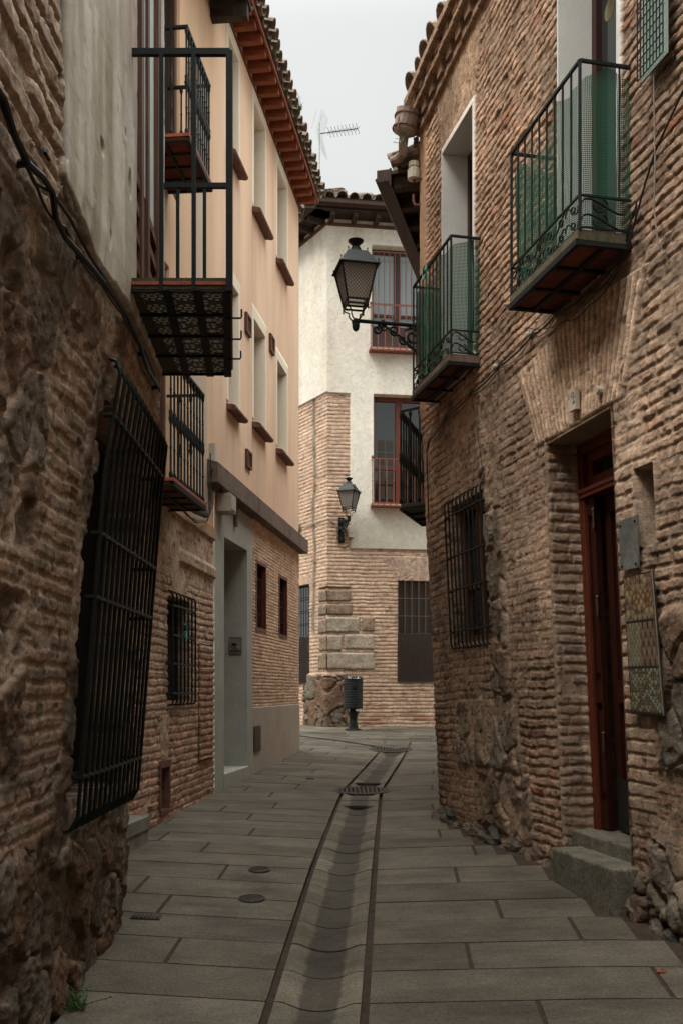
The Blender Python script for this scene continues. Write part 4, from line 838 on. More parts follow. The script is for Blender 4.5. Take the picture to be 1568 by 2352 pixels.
zt_ = hE(1333, 1135, -.2)[1]; ztop = z1-.02
mb = MB(); fw_ = .085
mb.wbox(WE, u0+.012, u0+fw_, -.31, -.21, zth, ztop); mb.wbox(WE, u1-fw_, u1-.012, -.31, -.21, zth, ztop); mb.wbox(WE, u0+fw_, u1-fw_, -.31, -.21, ztop-.07, ztop)
mb.wbox(WE, u0+.012+.02, u1-.03, -.30, -.195, zt_-.03, zt_+.03); mb.wbox(WE, u0+.03, u1-.03, -.30, -.185, zt_+.0, zt_+.018)
for k_ in (.022, .045): mb.wbox(WE, u0+.012+k_, u0+.012+k_+.008, -.3, -.203, zth, ztop-.002)
frm = part('door_frame', mb, M_frame, E)
mb = MB(); mb.wbox(WE, u0+fw_, u1-fw_, -.30, -.245, zt_+.03, zt_+.10); mb.wbox(WE, u0+fw_, u0+fw_+.07, -.30, -.245, zt_+.10, ztop-.07); mb.wbox(WE, u1-fw_-.07, u1-fw_, -.30, -.245, zt_+.10, ztop-.07); mb.wbox(WE, u0+fw_+.07, u1-fw_-.07, -.30, -.245, ztop-.13, ztop-.07)
tr_ = part('transom_window', mb, M_frame, E); mb = MB(); mb.wbox(WE, u0+fw_, u1-fw_, -.29, -.285, zt_+.03, ztop-.07); part('pane', mb, M_glass, tr_)
def leaf(ua, ub_, da, db, name):   # a leaf from hinge (ua, da) to edge (ub, db)
    mb = MB()
    def q(s_, w_, z): return WE.P(lerp(ua, ub_, s_), z, lerp(da, db, s_)+w_)
    def bx(s0, s1, w0, w1_, z0_, z1_): mb.hexa([q(s0, w0, z0_), q(s1, w0, z0_), q(s1, w1_, z0_), q(s0, w1_, z0_), q(s0, w0, z1_), q(s1, w0, z1_), q(s1, w1_, z1_), q(s0, w1_, z1_)])
    bx(0, 1, -.02, .0, zth+.01, zt_-.035)
    for (a0, a1, c0, c1) in ((0, .14, zth+.01, zt_-.035), (.86, 1, zth+.01, zt_-.035), (.14, .86, zth+.01, zth+.2), (.14, .86, zt_-.15, zt_-.035), (.14, .86, zth+.85, zth+1.0)): bx(a0, a1, .001, .022, c0, c1)
    for (c0, c1) in ((zth+.25, zth+.80), (zth+1.05, zt_-.2)): bx(.24, .76, .001, .014, c0, c1)
    return part(name, mb, M_dwood, E), q
um = u0+fw_+.085
lf, q1 = leaf(u0+fw_+.003, um, -.25, -.26, 'door_leaf')
rf, q2 = leaf(um+.03, u1-fw_, -.32, -.26, 'door_leaf'); rf['label'] = 'wide dark red leaf with a metal kick plate'
mb = MB(); mb.hexa([q2(.02, .024, zth+.02), q2(.98, .024, zth+.02), q2(.98, .030, zth+.02), q2(.02, .030, zth+.02), q2(.02, .024, zth+.36), q2(.98, .024, zth+.36), q2(.98, .030, zth+.36), q2(.02, .030, zth+.36)]); part('kick_plate', mb, mat('kick_metal', (.03, .028, .022), .45, .2, 6, .1, metal=.4), rf)
for zz in (zth+.52, zth+1.42, zth+2.1):
    mb = MB(); z_ = min(zz, zt_-.25); mb.hexa([q1(.80, .023, z_), q1(.97, .023, z_), q1(.97, .029, z_), q1(.80, .029, z_), q1(.80, .023, z_+.14), q1(.97, .023, z_+.14), q1(.97, .029, z_+.14), q1(.80, .029, z_+.14)]); mb.tube([q1(1.02, .03, z_+.01), q1(1.02, .03, z_+.13)], .008, 6); mb.ball(q1(1.02, .03, z_+.13), .012, 6)
    part('hinge', mb, mat('old_brass', (.10, .08, .045), .5, .3, 10, .1, metal=.6), lf)
# steps
zs1 = hE(1263, 1946, .2)[1]
ss = Wall(WE.x0, WE.y0, WE.t, WE.n); o0 = float(WE.off(0., .4))
mb = MB(); mb.wbox(ss, u0-.02, u1-.015, -.55+o0, -.035+o0, .1, zth); st1 = part('door_step', mb, M_step, E, 'upper step, set back in the doorway'); bevel(st1, .015)
ul = WE.hit(1263, 1960, .17)[0]; ur = WE.hit(1408, 2010, .17)[0]; zl = (WE.hit(1263, 1946, .17)[1]+WE.hit(1408, 1999, .17)[1])/2
mb = MB(); mb.wbox(ss, ul, ur, -.05+o0, .17+o0, .0, zl); bevel(part('door_step', mb, M_step, E, 'lower step, standing out into the street'), .018)
# window grille beside the door
w0, w1_, z0, z1g = GW_
mb = MB()
for (a0, a1, c0, c1) in ((w0, w0+.05, z0, z1g), (w1_-.05, w1_, z0, z1g), (w0+.05, w1_-.05, z1g-.06, z1g), (w0+.05, w1_-.05, z0, z0+.06), ((w0+w1_)/2-.03, (w0+w1_)/2+.03, z0+.06, z1g-.06), (w0+.05, w1_-.05, z0+.45, z0+.5)): mb.wbox(WE, a0, a1, -.14, -.09, c0, c1)
wn = part('window', mb, M_wood, E); mb = MB(); mb.wbox(WE, w0, w1_, -.13, -.125, z0, z1g); part('pane', mb, M_glass, wn)
grille(WE, w0-.03, w1_+.02, z0-.04, z1g+.04, .05, 9, [lerp(z0, z1g, t_) for t_ in (.08, .38, .62, .92)], .0075, M_iron, E, .03, .003)
# leaning glazed grille of the highest window
mb = MB(); UV0 = WE.hit(1462, 180, .05); P = lambda u, z, dd: WE.P(u, z, dd)
uA = hE(1463, 150, .1)[0]; zA = hE(1460, 190, .1)[1]; uB = hE(1522, 60, .1)[0]; zB_ = hE(1520, 90, .1)[1]
mb = MB(); mb.wbox(WE, uA, uB, .07, .075, zA+.0, zA+1.3); gb = part('upper_window', mb, M_gglass, E); mb = MB()
for i in range(9): 
    u = lerp(uA, uB, i/8); mb.tube([P(u, zA, .1), P(u, zA+1.3, .1)], .004, 4)
for i in range(26): mb.tube([P(uA, zA+i*.05, .1), P(uB, zA+i*.05, .1)], .0035, 4)
part('window_grille', mb, M_iron, gb)
# cornice: brick bands with dentils, then the tiles
for k_, (dz, dd, h_) in enumerate(((.0, .05, .05), (.155, .12, .05), (.27, .17, .055))):
    mb = MB(); n_ = 40
    for i in range(n_):
        ua = lerp(-.02, UEn, i/n_); ub_ = lerp(-.02, UEn, (i+1)/n_)-.004; z_ = float(zt(ua))+dz; jx = .006*hsh(i, k_); mb.wbox(WE, ua, ub_, -.1, dd+jx, z_, z_+h_)
    part('cornice', mb, mat('cornice_brick', (.30, .195, .13), .95, .3, 7, .9, 50, .006), E)
mb = MB(); i = 0; u = .0
while u < UEn:
    z_ = float(zt(u)); mb.wbox(WE, u, u+.12, -.1, .075+.008*hsh(i, 3), z_+.052, z_+.153); mb.wbox(WE, u+.08, u+.20, -.1, .13, z_+.207, z_+.268); u += .23; i += 1
part('dentils', mb, mat('dentil_brick', (.20, .12, .075), .95, .35, 7, .9, 50, .006), E)
tile_roof(WE, -.05, UEn, lambda u: float(zt(u))+.40, .25, .215, E, seed=21, slope=.42, r=.095, rows=5)
# ------------------------------------------------------------------ HOUSE D (cream corner house)
gD = G(0, 19.8)
D_ = thing('corner_house', 'cream plastered corner house at the end of the lane, brick below with granite corner blocks', 'house', (.3, 20.5, gD))
hD = WD.hit; hL = WL.hit
u803 = hD(803, 1100)[0]; z902 = hD(775, 903)[1]; z1261 = hD(850, 1261)[1]; u806 = hD(806, 1200)[0]
DW1 = (hD(853, 700)[0], hD(853, 700)[0]+1.15, hD(900, 806)[1], hD(853, 563)[1]); DW2 = (hD(857, 1000)[0], hD(857, 1000)[0]+1.15, hD(900, 1160)[1], hD(857, 905)[1]); DW3 = (hD(913, 1400)[0], hD(913, 1400)[0]+.86, hD(930, 1566)[1], hD(930, 1334)[1])
def dfield(W, left):
    zlb = hL(718, 919)[1] if left else 0
    def f(U, Z):
        bm, bi, br = bricks(U+(3.3 if left else 0), Z, .076, .27, .24, 33 if not left else 34, .007, .4, .014); rough = fbm(U*9, Z*9, 4, 3)
        low = sst(1.9, 1.0, Z+.9*(fbm(U*1.5, Z*1.5, 3, 5)-.5)); cb = mixc((.58, .43, .32), (.52, .36, .26), bi); cb = mixc(cb, BRR*1.2, (bi > .75)*low*.8); C_ = mixc(MORT*1.0, cb, bm); D = .012*bm+.006*rough
        if left:
            zb = hL(750, 902)[1]+0*U; k = (Z > zb); rub = sst(.1, .0, np.abs(U-.55+.2*(fbm(Z*1.2, Z*0, 3, 9)-.5))-.02)*sst(2.6, 2.9, Z); f1, f2, i1 = worley(U*5, Z*4, 3); C_ = mixc(C_, stonecol(i1)*1.2, rub); D = D*(1-rub)+.02*rub*i1
            ar = (np.abs(U-1.02) < .42) & (Z > 3.45+.0*U) & (Z < 3.98); q = U*11; c = np.abs(q-np.floor(q)-.5)*2; D = np.where(ar, .01*sst(.95, .6, c), D); C_ = np.where(ar[..., None], MORT*1.0, C_)
        else:
            k = ((U > u803) & (Z > z1261)) | (Z > z902); uw = (DW3[0]+DW3[1])/2; i_, m_, k_ = fan(U, Z, uw, .45, .78, DW3[3], DW3[3]+.46, 15, 5); D = np.where(i_ > 0, .012*m_+.004, D); C_ = np.where((i_ > 0)[..., None], mixc(MORT*.9, (.44, .33, .25), m_), C_)
        cp = mixc((.75, .71, .61), (.64, .59, .49), sst(.40, .8, fbm(U*1.0, Z*.6, 5, 77))*.7); cp = mixc(cp, (.50, .44, .34), sst(.5, .75, fbm(U*2.6+3, Z*.5, 5, 78))*.35)
        lo = sst(z1261+.9, z1261+.4, Z)*(0 if left else 1); cp = mixc(cp, (.50, .465, .385), lo)
        zk = hD(752, 1546)[1]; ur_ = .95 if left else hD(800, 1600)[0]; kr = sst(.06, 0, Z-zk+.1*rough)*sst(.05, -.03, U-ur_+.12*(fbm(Z*4, U*0, 2, 3)-.5)); DS, mS, iS = stones(U, Z, 2.6, 2.2, 88, .06, (.02, .12), .30); D = D*(1-kr)+(DS+.02)*kr; C_ = mixc(C_, mixc(MORT*.45, stonecol(iS)*.9, mS), kr)
        D = np.where(k, .035+.004*fbm(U*2, Z*2, 3, 4), D); C_ = np.where(k[..., None], cp, C_); return D, A4(C_, np.where(k, .3, .8))
    return f
build_wall('street_wall', WD, 0, 3.6, .026, .4, hD(760, 515)[1]+.1, .0125, dfield(WD, False), [(*DW1, .26, (.45, .38, .29)), (*DW2, .24, (.45, .38, .29)), (*DW3, .2, (.02, .018, .018))], D_)
zL0 = .4; LW = (hL(711, 1450)[0], hL(711, 1450)[0]+.9, hL(700, 1570)[1], hL(700, 1344)[1])
build_wall('side_wall', WL, 0, 4.5, .03, .4, hD(760, 515)[1]+.1, .0125, dfield(WL, True), [(*LW, .15, (.02, .018, .018))], D_)
# corner strip closing the edge between the two street walls
zz = np.arange(.4, hD(760, 515)[1]+.1, .0125); U0 = np.zeros_like(zz)[None, :]; Z0 = zz[None, :]
Da, Ca = dfield(WD, False)(U0, Z0); Db, Cb = dfield(WL, True)(U0, Z0); Pa = WD.PA(U0, Z0, Da); Pb = WL.PA(U0, Z0, Db); Pm = (Pa+Pb)/2; nm = np.array(((WD.n[0]+WL.n[0]), (WD.n[1]+WL.n[1]), 0)); nm = nm/np.linalg.norm(nm); Pm = Pm+nm*((Da+Db)/2*.28)[..., None]
link('corner_edge', gridmesh('corner_edge', np.concatenate([Pa-np.array((0.0, -.0, 0)), Pm, Pb], 0), np.concatenate([Ca, (Ca+Cb)/2, Cb], 0), worldloc(D_), True, True), M_wall, D_)
def fullgrille(W, q, mt, nb, nr, d=.02, lat=None):
    u0, u1, z0, z1 = q; zm = z0+(z1-z0)*lat if lat else z0; mb = MB()
    for i in range(nr+1): mb.tube([W.P(u0, lerp(zm, z1, i/nr), d), W.P(u1, lerp(zm, z1, i/nr), d)], .009, 4)
    rl = part('window_grille', mb, mt, D_)
    for i in range(nb+1):
        b_ = MB(); b_.tube([W.P(lerp(u0, u1, i/nb), zm, d), W.P(lerp(u0, u1, i/nb), z1, d)], .0085, 4); part('bar', b_, mt, rl)
    if lat:
        mb = MB(); n_ = 14; w_ = u1-u0; h_ = zm-z0
        for i in range(-n_, n_+1):
            for s_ in (1, -1):
                pts = []; x0 = w_*i/n_
                a = max(0, x0) if s_ > 0 else min(w_, w_-x0) if i >= 0 else w_
                y = 0 if i >= 0 else -x0; xx0 = x0 if i >= 0 else 0; ln = min(w_-xx0, h_-y)
                if ln > .02:
                    if s_ > 0: mb.tube([W.P(u0+xx0, z0+y, d), W.P(u0+xx0+ln, z0+y+ln, d)], .010, 4)
                    else: mb.tube([W.P(u1-xx0, z0+y, d+.01), W.P(u1-xx0-ln, z0+y+ln, d+.01)], .010, 4)
        mb.tube([W.P(u0, z0, d), W.P(u1, z0, d), W.P(u1, zm, d), W.P(u0, zm, d), W.P(u0, z0, d)], .016, 4); part('lattice', mb, mat('lattice_metal', (.060, .042, .038), .6, .2, 10, .1), rl)
    return rl
mb = MB(); mb.wbox(WD, DW3[0], DW3[1], -.12, -.1, *DW3[2:]); part('pane', mb, M_glass, D_)
fullgrille(WD, DW3, mat('brown_iron', (.13, .075, .055), .6, .3, 15, .2), 6, 3, .02, .475)
mb = MB(); mb.wbox(WL, LW[0], LW[1], -.12, -.1, *LW[2:]); part('pane', mb, M_glass, D_)
fullgrille(WL, LW, M_iron, 8, 4, .02, .47)
def dwin(q, label, pane, shut):
    u0, u1, z0, z1 = q; mb = MB(); um = (u0+u1)/2-.02
    for (a0, a1, c0, c1) in ((u0, u0+.06, z0, z1), (u1-.06, u1, z0, z1), (u0+.06, u1-.06, z1-.09, z1), (um-.06, um+.06, z0, z1-.09), (u0+.06, um-.06, z0, z0+.55 if shut else z0+.1), (um+.06, u1-.06, z0, z0+.55 if shut else z0+.1), (u0+.06, um-.06, z0+.75, z0+.80), (um+.06, u1-.06, z0+.75, z0+.80)): mb.wbox(WD, a0, a1, -.24, -.17, c0, c1)
    wn = part('french_window', mb, M_frame if not shut else mat('dark_brown_frame', (.06, .035, .028), .5, .2, 8, .1), D_); mb = MB(); mb.wbox(WD, u0+.05, u1-.05, -.235, -.21, z0+.05, z1-.08); part('pane', mb, pane, wn); return wn
dwin(DW1, '', M_blind, True); wn = dwin(DW2, '', M_glass, False)
mb = MB(); u0, u1, z0, z1 = DW2   # inner shutters seen through the glass
for s0 in (u0+.10, (u0+u1)/2+.06):
    for (c0, c1) in ((z0+.15, z0+.42), (z0+.46, z0+.70), (z0+.85, z0+1.1), (z0+1.14, z0+1.36)):
        for k_ in (0, 1): mb = MB(); mb.wbox(WD, s0+.03+k_*.17, s0+.17+k_*.17, -.208, -.200, c0, c1); part('shutter_panel', mb, mat('shutter_wood', (.05, .035, .026), .6, .2, 8, .2), wn)
def railing(W, q, out, zt_, nb, full, par):
    u0, u1 = q[0]-.05, q[1]; z0 = q[2]; mb = MB(); mb.wbox(W, u0-.02, u1+.1, -.05, out+.03, z0-.07, z0-.02); sl = part('balcony', mb, M_rust, par); mb = MB()
    for i in range(10): mb.wbox(W, lerp(u0, u1, i/10)+.01, lerp(u0, u1, (i+1)/10)-.02, out+.031, out+.036, z0-.045, z0-.02)
    part('tile_edge', mb, mat('pale_tile', (.45, .26, .20), .7, .3, 20, .1), sl)
    for z_, nm_ in ((zt_, 'handrail'), (z0+.0, 'foot_rail')): mb = MB(); mb.tube([W.P(u0, z_, 0), W.P(u0, z_, out), W.P(u1+.1, z_, out)], .011, 4); part(nm_, mb, M_rust, sl)
    for i in range(nb+1):
        b_ = MB(); u = lerp(u0, u1+.1, i/nb); b_.tube([W.P(u, z0-.02, out), W.P(u, zt_, out)], .010, 5)
        for z_ in (z0+.06, (z0+zt_)/2, zt_-.05): b_.ball(W.P(u, z_, out), .017, 6)
        part('bar', b_, M_rust, sl)
    b_ = MB(); b_.ball(W.P(u0, zt_+.03, out), .03, 8); part('knob', b_, M_rust, sl)
railing(WD, DW1, .20, hD(860, 699, .2)[1], 9, False, D_); railing(WD, DW2, .18, hD(860, 1052, .2)[1], 9, False, D_)
q = (DW1[0]+.03, DW1[1], DW1[2]+.95, DW1[3]-.12); mb = MB()
mb.tube([WD.P(q[0], q[3], .0), WD.P(q[1], q[3], .0)], .016, 4)
rl = part('window_grille', mb, M_rust, D_); mb = MB(); mb.tube([WD.P(q[0], q[2], .0), WD.P(q[1], q[2], .0)], .010, 4); part('lower_rail', mb, M_rust, rl)
for i in range(11):
    b_ = MB(); u = lerp(q[0], q[1], i/10); b_.tube([WD.P(u, q[2]-.3, .0), WD.P(u, q[3], .0)], .0105, 4)
    for k_ in range(8): b_.ball(WD.P(u, lerp(q[2], q[3], .25+.05*k_), 0), .014, 5)
    part('bar', b_, M_rust, rl)
# granite corner blocks
def stoneblock(pxl, pxr, y0_, y1_, mt, left=False, dp=.035):
    """rounded block; wraps the corner when it starts left of it"""
    bm_ = []; zt_ = hD(752, y0_)[1]; zb_ = hD(752, y1_)[1]; mb = MB()
    if left: W = WL; ua = -.012; ub_ = hL(pxl, 1400)[0]
    else: W = WD; ua = hD(pxl, 1400)[0] if pxl > 753 else -.012; ub_ = hD(pxr, 1400)[0]
    nu, nz = 26, 16; us = np.linspace(0, 1, nu); zs_ = np.linspace(0, 1, nz); UU, ZZ = np.meshgrid(us, zs_, indexing='ij'); wd = abs(ub_-ua); hg = zt_-zb_
    cs_ = left or pxl <= 753; ed = np.minimum(((1-UU) if cs_ else np.minimum(UU, 1-UU))*wd, np.minimum(ZZ, 1-ZZ)*hg)
    D0 = -.05+(.05+dp)*np.clip(ed/.035, 0, 1)**.45+.02*(fbm(UU*wd*7+pxl, ZZ*hg*7+y0_, 4, 4)-.5)
    jit = .02*(fbm(UU*3+y0_, ZZ*3, 2, 6)-.5); U_ = ua+(ub_-ua)*UU+jit; Z_ = zb_+.005+(hg-.01)*ZZ+jit
    return U_, Z_, D0, W
blocks = [(738, 807, 1342, 1352, 0), (737, 808, 1353, 1383, 1), (736, 811, 1385, 1414, 1), (752, 827, 1415, 1455, 2), (829, 861, 1414, 1452, 1), (736, 750, 1419, 1457, 1), (738, 786, 1457, 1498, 2), (788, 861, 1454, 1494, 2), (745, 862, 1496, 1541, 2), (736, 744, 1500, 1540, 1)]
mg = [mat('brown_granite', (.24, .18, .125), .9, .4, 4, 1, 45, .012, gr=1.5), mat('brown_granite', (.2,)*3), mat('grey_granite', (.35, .30, .23), .9, .35, 4, 1, 45, .012, gr=1.5)]
for (pl, pr, y0_, y1_, k_) in blocks:
    px0 = max(pl, 753) if not (pr < 753) else pl
    if pr > 753:
        U_, Z_, D0, W = stoneblock(753, pr, y0_, y1_, None) if pl < 760 else stoneblock(pl, pr, y0_, y1_, None)
        link('corner_block', gridmesh('corner_block', W.PA(U_, Z_, D0), None, worldloc(D_)), mg[k_], D_)
    if pl < 752:
        U_, Z_, D0, W = stoneblock(pl-4, 0, y0_, y1_, None, True)
        link('corner_block', gridmesh('corner_block', W.PA(U_, Z_, D0), None, worldloc(D_)), mg[min(k_, 1)], D_)
# eaves and roof
zDt = hD(760, 515)[1]
mb = MB()
mb.wbox(WD, -.5, 4, -.05, .42, zDt+.10, zDt+.13); mb.wbox(WL, -.3, 5, -.05, .42, zDt+.10, zDt+.13); part('eave_board', mb, M_odwood, D_)
for i in range(9):
    for W in (WD, WL):
        mb = MB(); u = .02+i*.45; mb.wbox(W, u, u+.09, -.0, .40, zDt+.0, zDt+.098); part('rafter', mb, M_odwood, D_)
mb = MB(); mb.wbox(WD, -.02, 4, .03, .07, zDt-.04, zDt+.02); mb.wbox(WL, -.02, 5, .03, .07, zDt-.04, zDt+.02); part('wall_plate', mb, M_wood, D_)
mb = MB(); zg = zDt+.14; n_ = 7
def gut(W, ua, ub_):
    pts0 = [];
    for u in (ua, ub_):
        pts0.append([W.P(u, zg+dz, dd) for (dd, dz) in ((.40, .14), (.40, .0), (.50, -.0), (.545, .05), (.545, .12), (.56, .14), (.54, .145), (.53, .06), (.49, .02), (.42, .02), (.42, .14))])
    m_ = len(pts0[0]); mb.add(pts0[0]+pts0[1], [(k, k+1, m_+k+1, m_+k) for k in range(m_-1)]+[tuple(range(m_)), tuple(m_+k for k in range(m_))[::-1]])
gut(WD, -.28, 4.2); part('gutter', mb, M_gutter, D_)
tile_roof(WD, -.15, 4, lambda u: zg+.17, .45, .25, D_, seed=31, slope=.36, r=.105, rows=6, full=3)
tile_roof(WL, -.15, 4.6, lambda u: zg+.10, .45, .25, D_, seed=32, slope=.36, r=.105, rows=5, full=2.6)
mb = MB(); a = Vector(WD.P(-.1, zg+.26, .35)); 
for k_ in range(9):
    c_ = a+Vector((.04*k_, .30*k_, .155*k_)); tile_piece(mb, c_, Vector((-.12, -.90, -.42)).normalized(), Vector((.99, -.13, 0)), Vector((0, -.42, .9)).normalized(), .12, .10, .40)
part('ridge', mb, M_tile, D_)
# ------------------------------------------------------------------ HOUSE F (behind the right corner)
gF = G(1.2, 10.5)
Fh = thing('house', 'house behind the right corner, only its dark eave, brown gutter and black balcony showing', 'house', (1.5, 11, gF))
ZF = EYE+4.93
build_wall('wall', WF, 0, 9, .12, .2, ZF+.2, .12, fplain((.40, .27, .18), .01), [], Fh, M_plaster)
mb = MB(); mb.wbox(WF, 0, 9, .53, .65, ZF-.02, ZF+.09); mb.wbox(WF, 0, 9, .51, .528, ZF-.06, ZF+.10); mb.tube([WF.P(0, ZF-.0, .655), WF.P(9, ZF-.0, .655)], .014, 6); part('gutter', mb, M_gutter, Fh)
mb = MB(); mb.wbox(WF, 0, 9, -.05, .51, ZF+.04, ZF+.07); part('eave_board', mb, M_odwood, Fh)
for i in range(16):
    mb = MB(); u = .06+i*.42; mb.wbox(WF, u, u+.1, .0, .50, ZF-.07, ZF+.038); part('rafter', mb, M_odwood, Fh)
tile_roof(WF, -.03, 8.5, lambda u: ZF+.16, .48, .22, Fh, seed=41, slope=.30, rows=4, full=3)
mb = MB(); p0 = Vector(WF.P(0, ZF+.14, .45)); p1 = Vector(WF.P(0, ZF+.14, -.05)); mb.add([p0, p1, p1+Vector((0, 0, .30)), p0+Vector((0, 0, .10)), p0+Vector((.05, .6, 0)), p1+Vector((.05, .6, 0)), p1+Vector((.05, .6, .3)), p0+Vector((.05, .6, .10))], [(0, 1, 2, 3), (4, 7, 6, 5), (0, 3, 7, 4), (2, 6, 7, 3), (1, 5, 6, 2), (0, 4, 5, 1)]); part('mortar_verge', mb, M_granitew, Fh)
# its balcony
n1, n2, f1_, f2_ = (.643, 10.8), (.93, 10.57), (.964, 11.85), (1.30, 11.6); zs = 3.626
mb = MB(); mb.hexa([(*n1, zs-.05), (*n2, zs-.05), (*f2_, zs-.05), (*f1_, zs-.05), (*n1, zs), (*n2, zs), (*f2_, zs), (*f1_, zs)]); bl = part('balcony', mb, mat('mossy_slab', (.06, .065, .05), .9, .4, 12, .8, 50, .006), Fh)
mb = MB(); mb.tube([(*n2, zs-.06), (*n1, zs-.06), (*f1_, zs-.06), (*f2_, zs-.06)], .02, 4)
for k_ in (.33, .66): mb.tube([(lerp(n1[0], f1_[0], k_), lerp(n1[1], f1_[1], k_), zs-.065), (lerp(n2[0], f2_[0], k_), lerp(n2[1], f2_[1], k_), zs-.065)], .018, 4)
part('iron_frame', mb, M_iron, bl)
mb = MB(); mb.tube([(*n2, zs+1.0), (*n1, zs+1.0), (*f1_, zs+1.0), (*f2_, zs+1.0)], .016, 4); part('handrail', mb, M_irong, bl)
pp = [(lerp(n1[0], f1_[0], k/9), lerp(n1[1], f1_[1], k/9)) for k in range(10)]+[(lerp(n1[0], n2[0], k/3), lerp(n1[1], n2[1], k/3)) for k in (1, 2)]
for p_ in pp:
    o_ = link('baluster', ME_BAL, None, bl, None, (p_[0], p_[1], zs)); o_.scale = (1.25, 1.25, 1.07)
mb = MB(); mb.tube([WF.P(.35, zs-.5, .05), WF.P(.35, zs+2.3, .05)], .05, 8); part('downpipe', mb, M_band, Fh)
# ------------------------------------------------------------------ street lamps
def spiral(c, ax, az, r, turns, start=0, n=18, shrink=.75):
    return [tuple(Vector(c)+Vector(ax)*(r*(1-shrink*k/n)*math.cos(start+turns*2*math.pi*k/n))+Vector(az)*(r*(1-shrink*k/n)*math.sin(start+turns*2*math.pi*k/n))) for k in range(n+1)]
def lantern(root, c, s, rot, mt):
    """c: point where the arms meet; s: scale; the lantern body is square and tapers downwards"""
    c = Vector(c); ca, sa = math.cos(rot), math.sin(rot)
    def q(x, y, z): return (c.x+(x*ca-y*sa)*s, c.y+(x*sa+y*ca)*s, c.z+z*s)
    zb, zt_, zr_, rb, rt = .165, .60, .775, .115, .205
    mb = MB()
    for (r0, z0, r1, z1) in ((rb, zb, rt, zt_),):
        cs = [(-1, -1), (1, -1), (1, 1), (-1, 1)]
        for i in range(4):
            a, b_ = cs[i], cs[(i+1) % 4]; mb.tube([q(a[0]*r0, a[1]*r0, z0), q(a[0]*r1, a[1]*r1, z1)], .015*s, 4)
            for (r, z) in ((r0, z0), (r1, z1), (r0+(r1-r0)*.05, z0+.05)): mb.tube([q(a[0]*r, a[1]*r, z), q(b_[0]*r, b_[1]*r, z)], .013*s, 4)
            mb.lathe([(.004*s, -.05*s), (.011*s, -.035*s), (.005*s, -.02*s), (.010*s, 0)], q(a[0]*(rb+.005), a[1]*(rb+.005), zb-.01), 6)
            mb.lathe([(.004*s, .0), (.006*s, .02*s), (.011*s, .035*s), (.003*s, .048*s)], q(a[0]*(rt+.012), a[1]*(rt+.012), zt_+.01), 6)
    fr = part('lantern_frame', mb, mt, root, smooth=False)
    mb = MB()
    def ringq(r, z): return [q(-r, -r, z), q(r, -r, z), q(r, r, z), q(-r, r, z)]
    prof = [(rt+.03, zt_-.012), (rt+.03, zt_+.002), (rt+.0, zt_+.022), (.115, zr_), (.105, zr_+.004), (.065, zr_+.006)]; vs = []; fs = []
    for (r, z) in prof: vs += ringq(r, z)
    for i in range(len(prof)-1):
        for k in range(4): fs.append((i*4+k, i*4+(k+1) % 4, (i+1)*4+(k+1) % 4, (i+1)*4+k))
    fs.append((3, 2, 1, 0)); mb.add(vs, fs)
    for a in ((-1, -1), (1, -1), (1, 1), (-1, 1)): mb.lathe([(.004*s, 0), (.005*s, .012*s), (.011*s, .022*s), (.003*s, .036*s)], q(a[0]*.112, a[1]*.112, zr_), 6)
    mb.lathe([(.085*s, 0), (.075*s, .03*s), (.048*s, .075*s), (.040*s, .085*s), (.050*s, .10*s), (.085*s, .135*s), (.092*s, .142*s), (.092*s, .150*s), (.07*s, .158*s), (.03*s, .166*s), (.03*s, .172*s), (.004*s, .175*s)], q(0, 0, zr_+.003), 14)
    part('lantern_roof', mb, mt, root)
    for i in range(4):
        a, b_ = cs[i], cs[(i+1) % 4]; z0, z1 = zb+.05, zt_-.01; r0 = rb+(rt-rb)*.10-.006; r1 = rt-.010
        P4 = [Vector(q(a[0]*r0, a[1]*r0, z0)), Vector(q(b_[0]*r0, b_[1]*r0, z0)), Vector(q(b_[0]*r1, b_[1]*r1, z1)), Vector(q(a[0]*r1, a[1]*r1, z1))]
        mb = MB(); mb.add(P4, [(0, 1, 2, 3)]); pn = part('glass_pane', mb, M_lamp, root)
        mb = MB(); nn = 11; hw0, hw1, hh = r0, r1, (z1-z0)
        def w2(x, y): t_ = y/hh; h = lerp(hw0, hw1, t_); xx = (x/h+1)/2; lo = P4[0].lerp(P4[1], xx); hi = P4[3].lerp(P4[2], xx); v = lo.lerp(hi, t_); o_ = (v-Vector(q(0, 0, z0+y))); o_.z = 0; return v+o_.normalized()*.005*s
        stp = .040
        for sg in (1, -1):
            for k in range(-22, 23):
                seg = []
                for j in range(41):
                    y = hh*j/40; x = k*stp+sg*y*.95
                    if abs(x) <= lerp(hw0, hw1, y/hh): seg.append((x, y))
                if len(seg) > 1: mb.tube([w2(*seg[0]), w2(*seg[-1])], .0022*s, 4, cap=False)
        part('lattice', mb, mt, pn)
    mb = MB()
    for a in ((-1, -1), (1, -1), (1, 1), (-1, 1)):
        mb.tube([q(a[0]*(rb+.01), a[1]*(rb+.01), zb-.01), q(a[0]*(rb-.01), a[1]*(rb-.01), zb-.035), q(a[0]*.062, a[1]*.062, zb-.07), q(a[0]*.066, a[1]*.066, .06), q(a[0]*.045, a[1]*.045, .02), q(a[0]*.015, a[1]*.015, .005)], .0085*s, 6)
    mb.lathe([(.008*s, -.125*s), (.022*s, -.115*s), (.038*s, -.10*s), (.046*s, -.06*s), (.044*s, -.03*s), (.052*s, -.022*s), (.052*s, -.008*s), (.025*s, 0), (.03*s, .012*s), (.010*s, .03*s)], c, 10)
    part('lantern_holder', mb, mt, root)
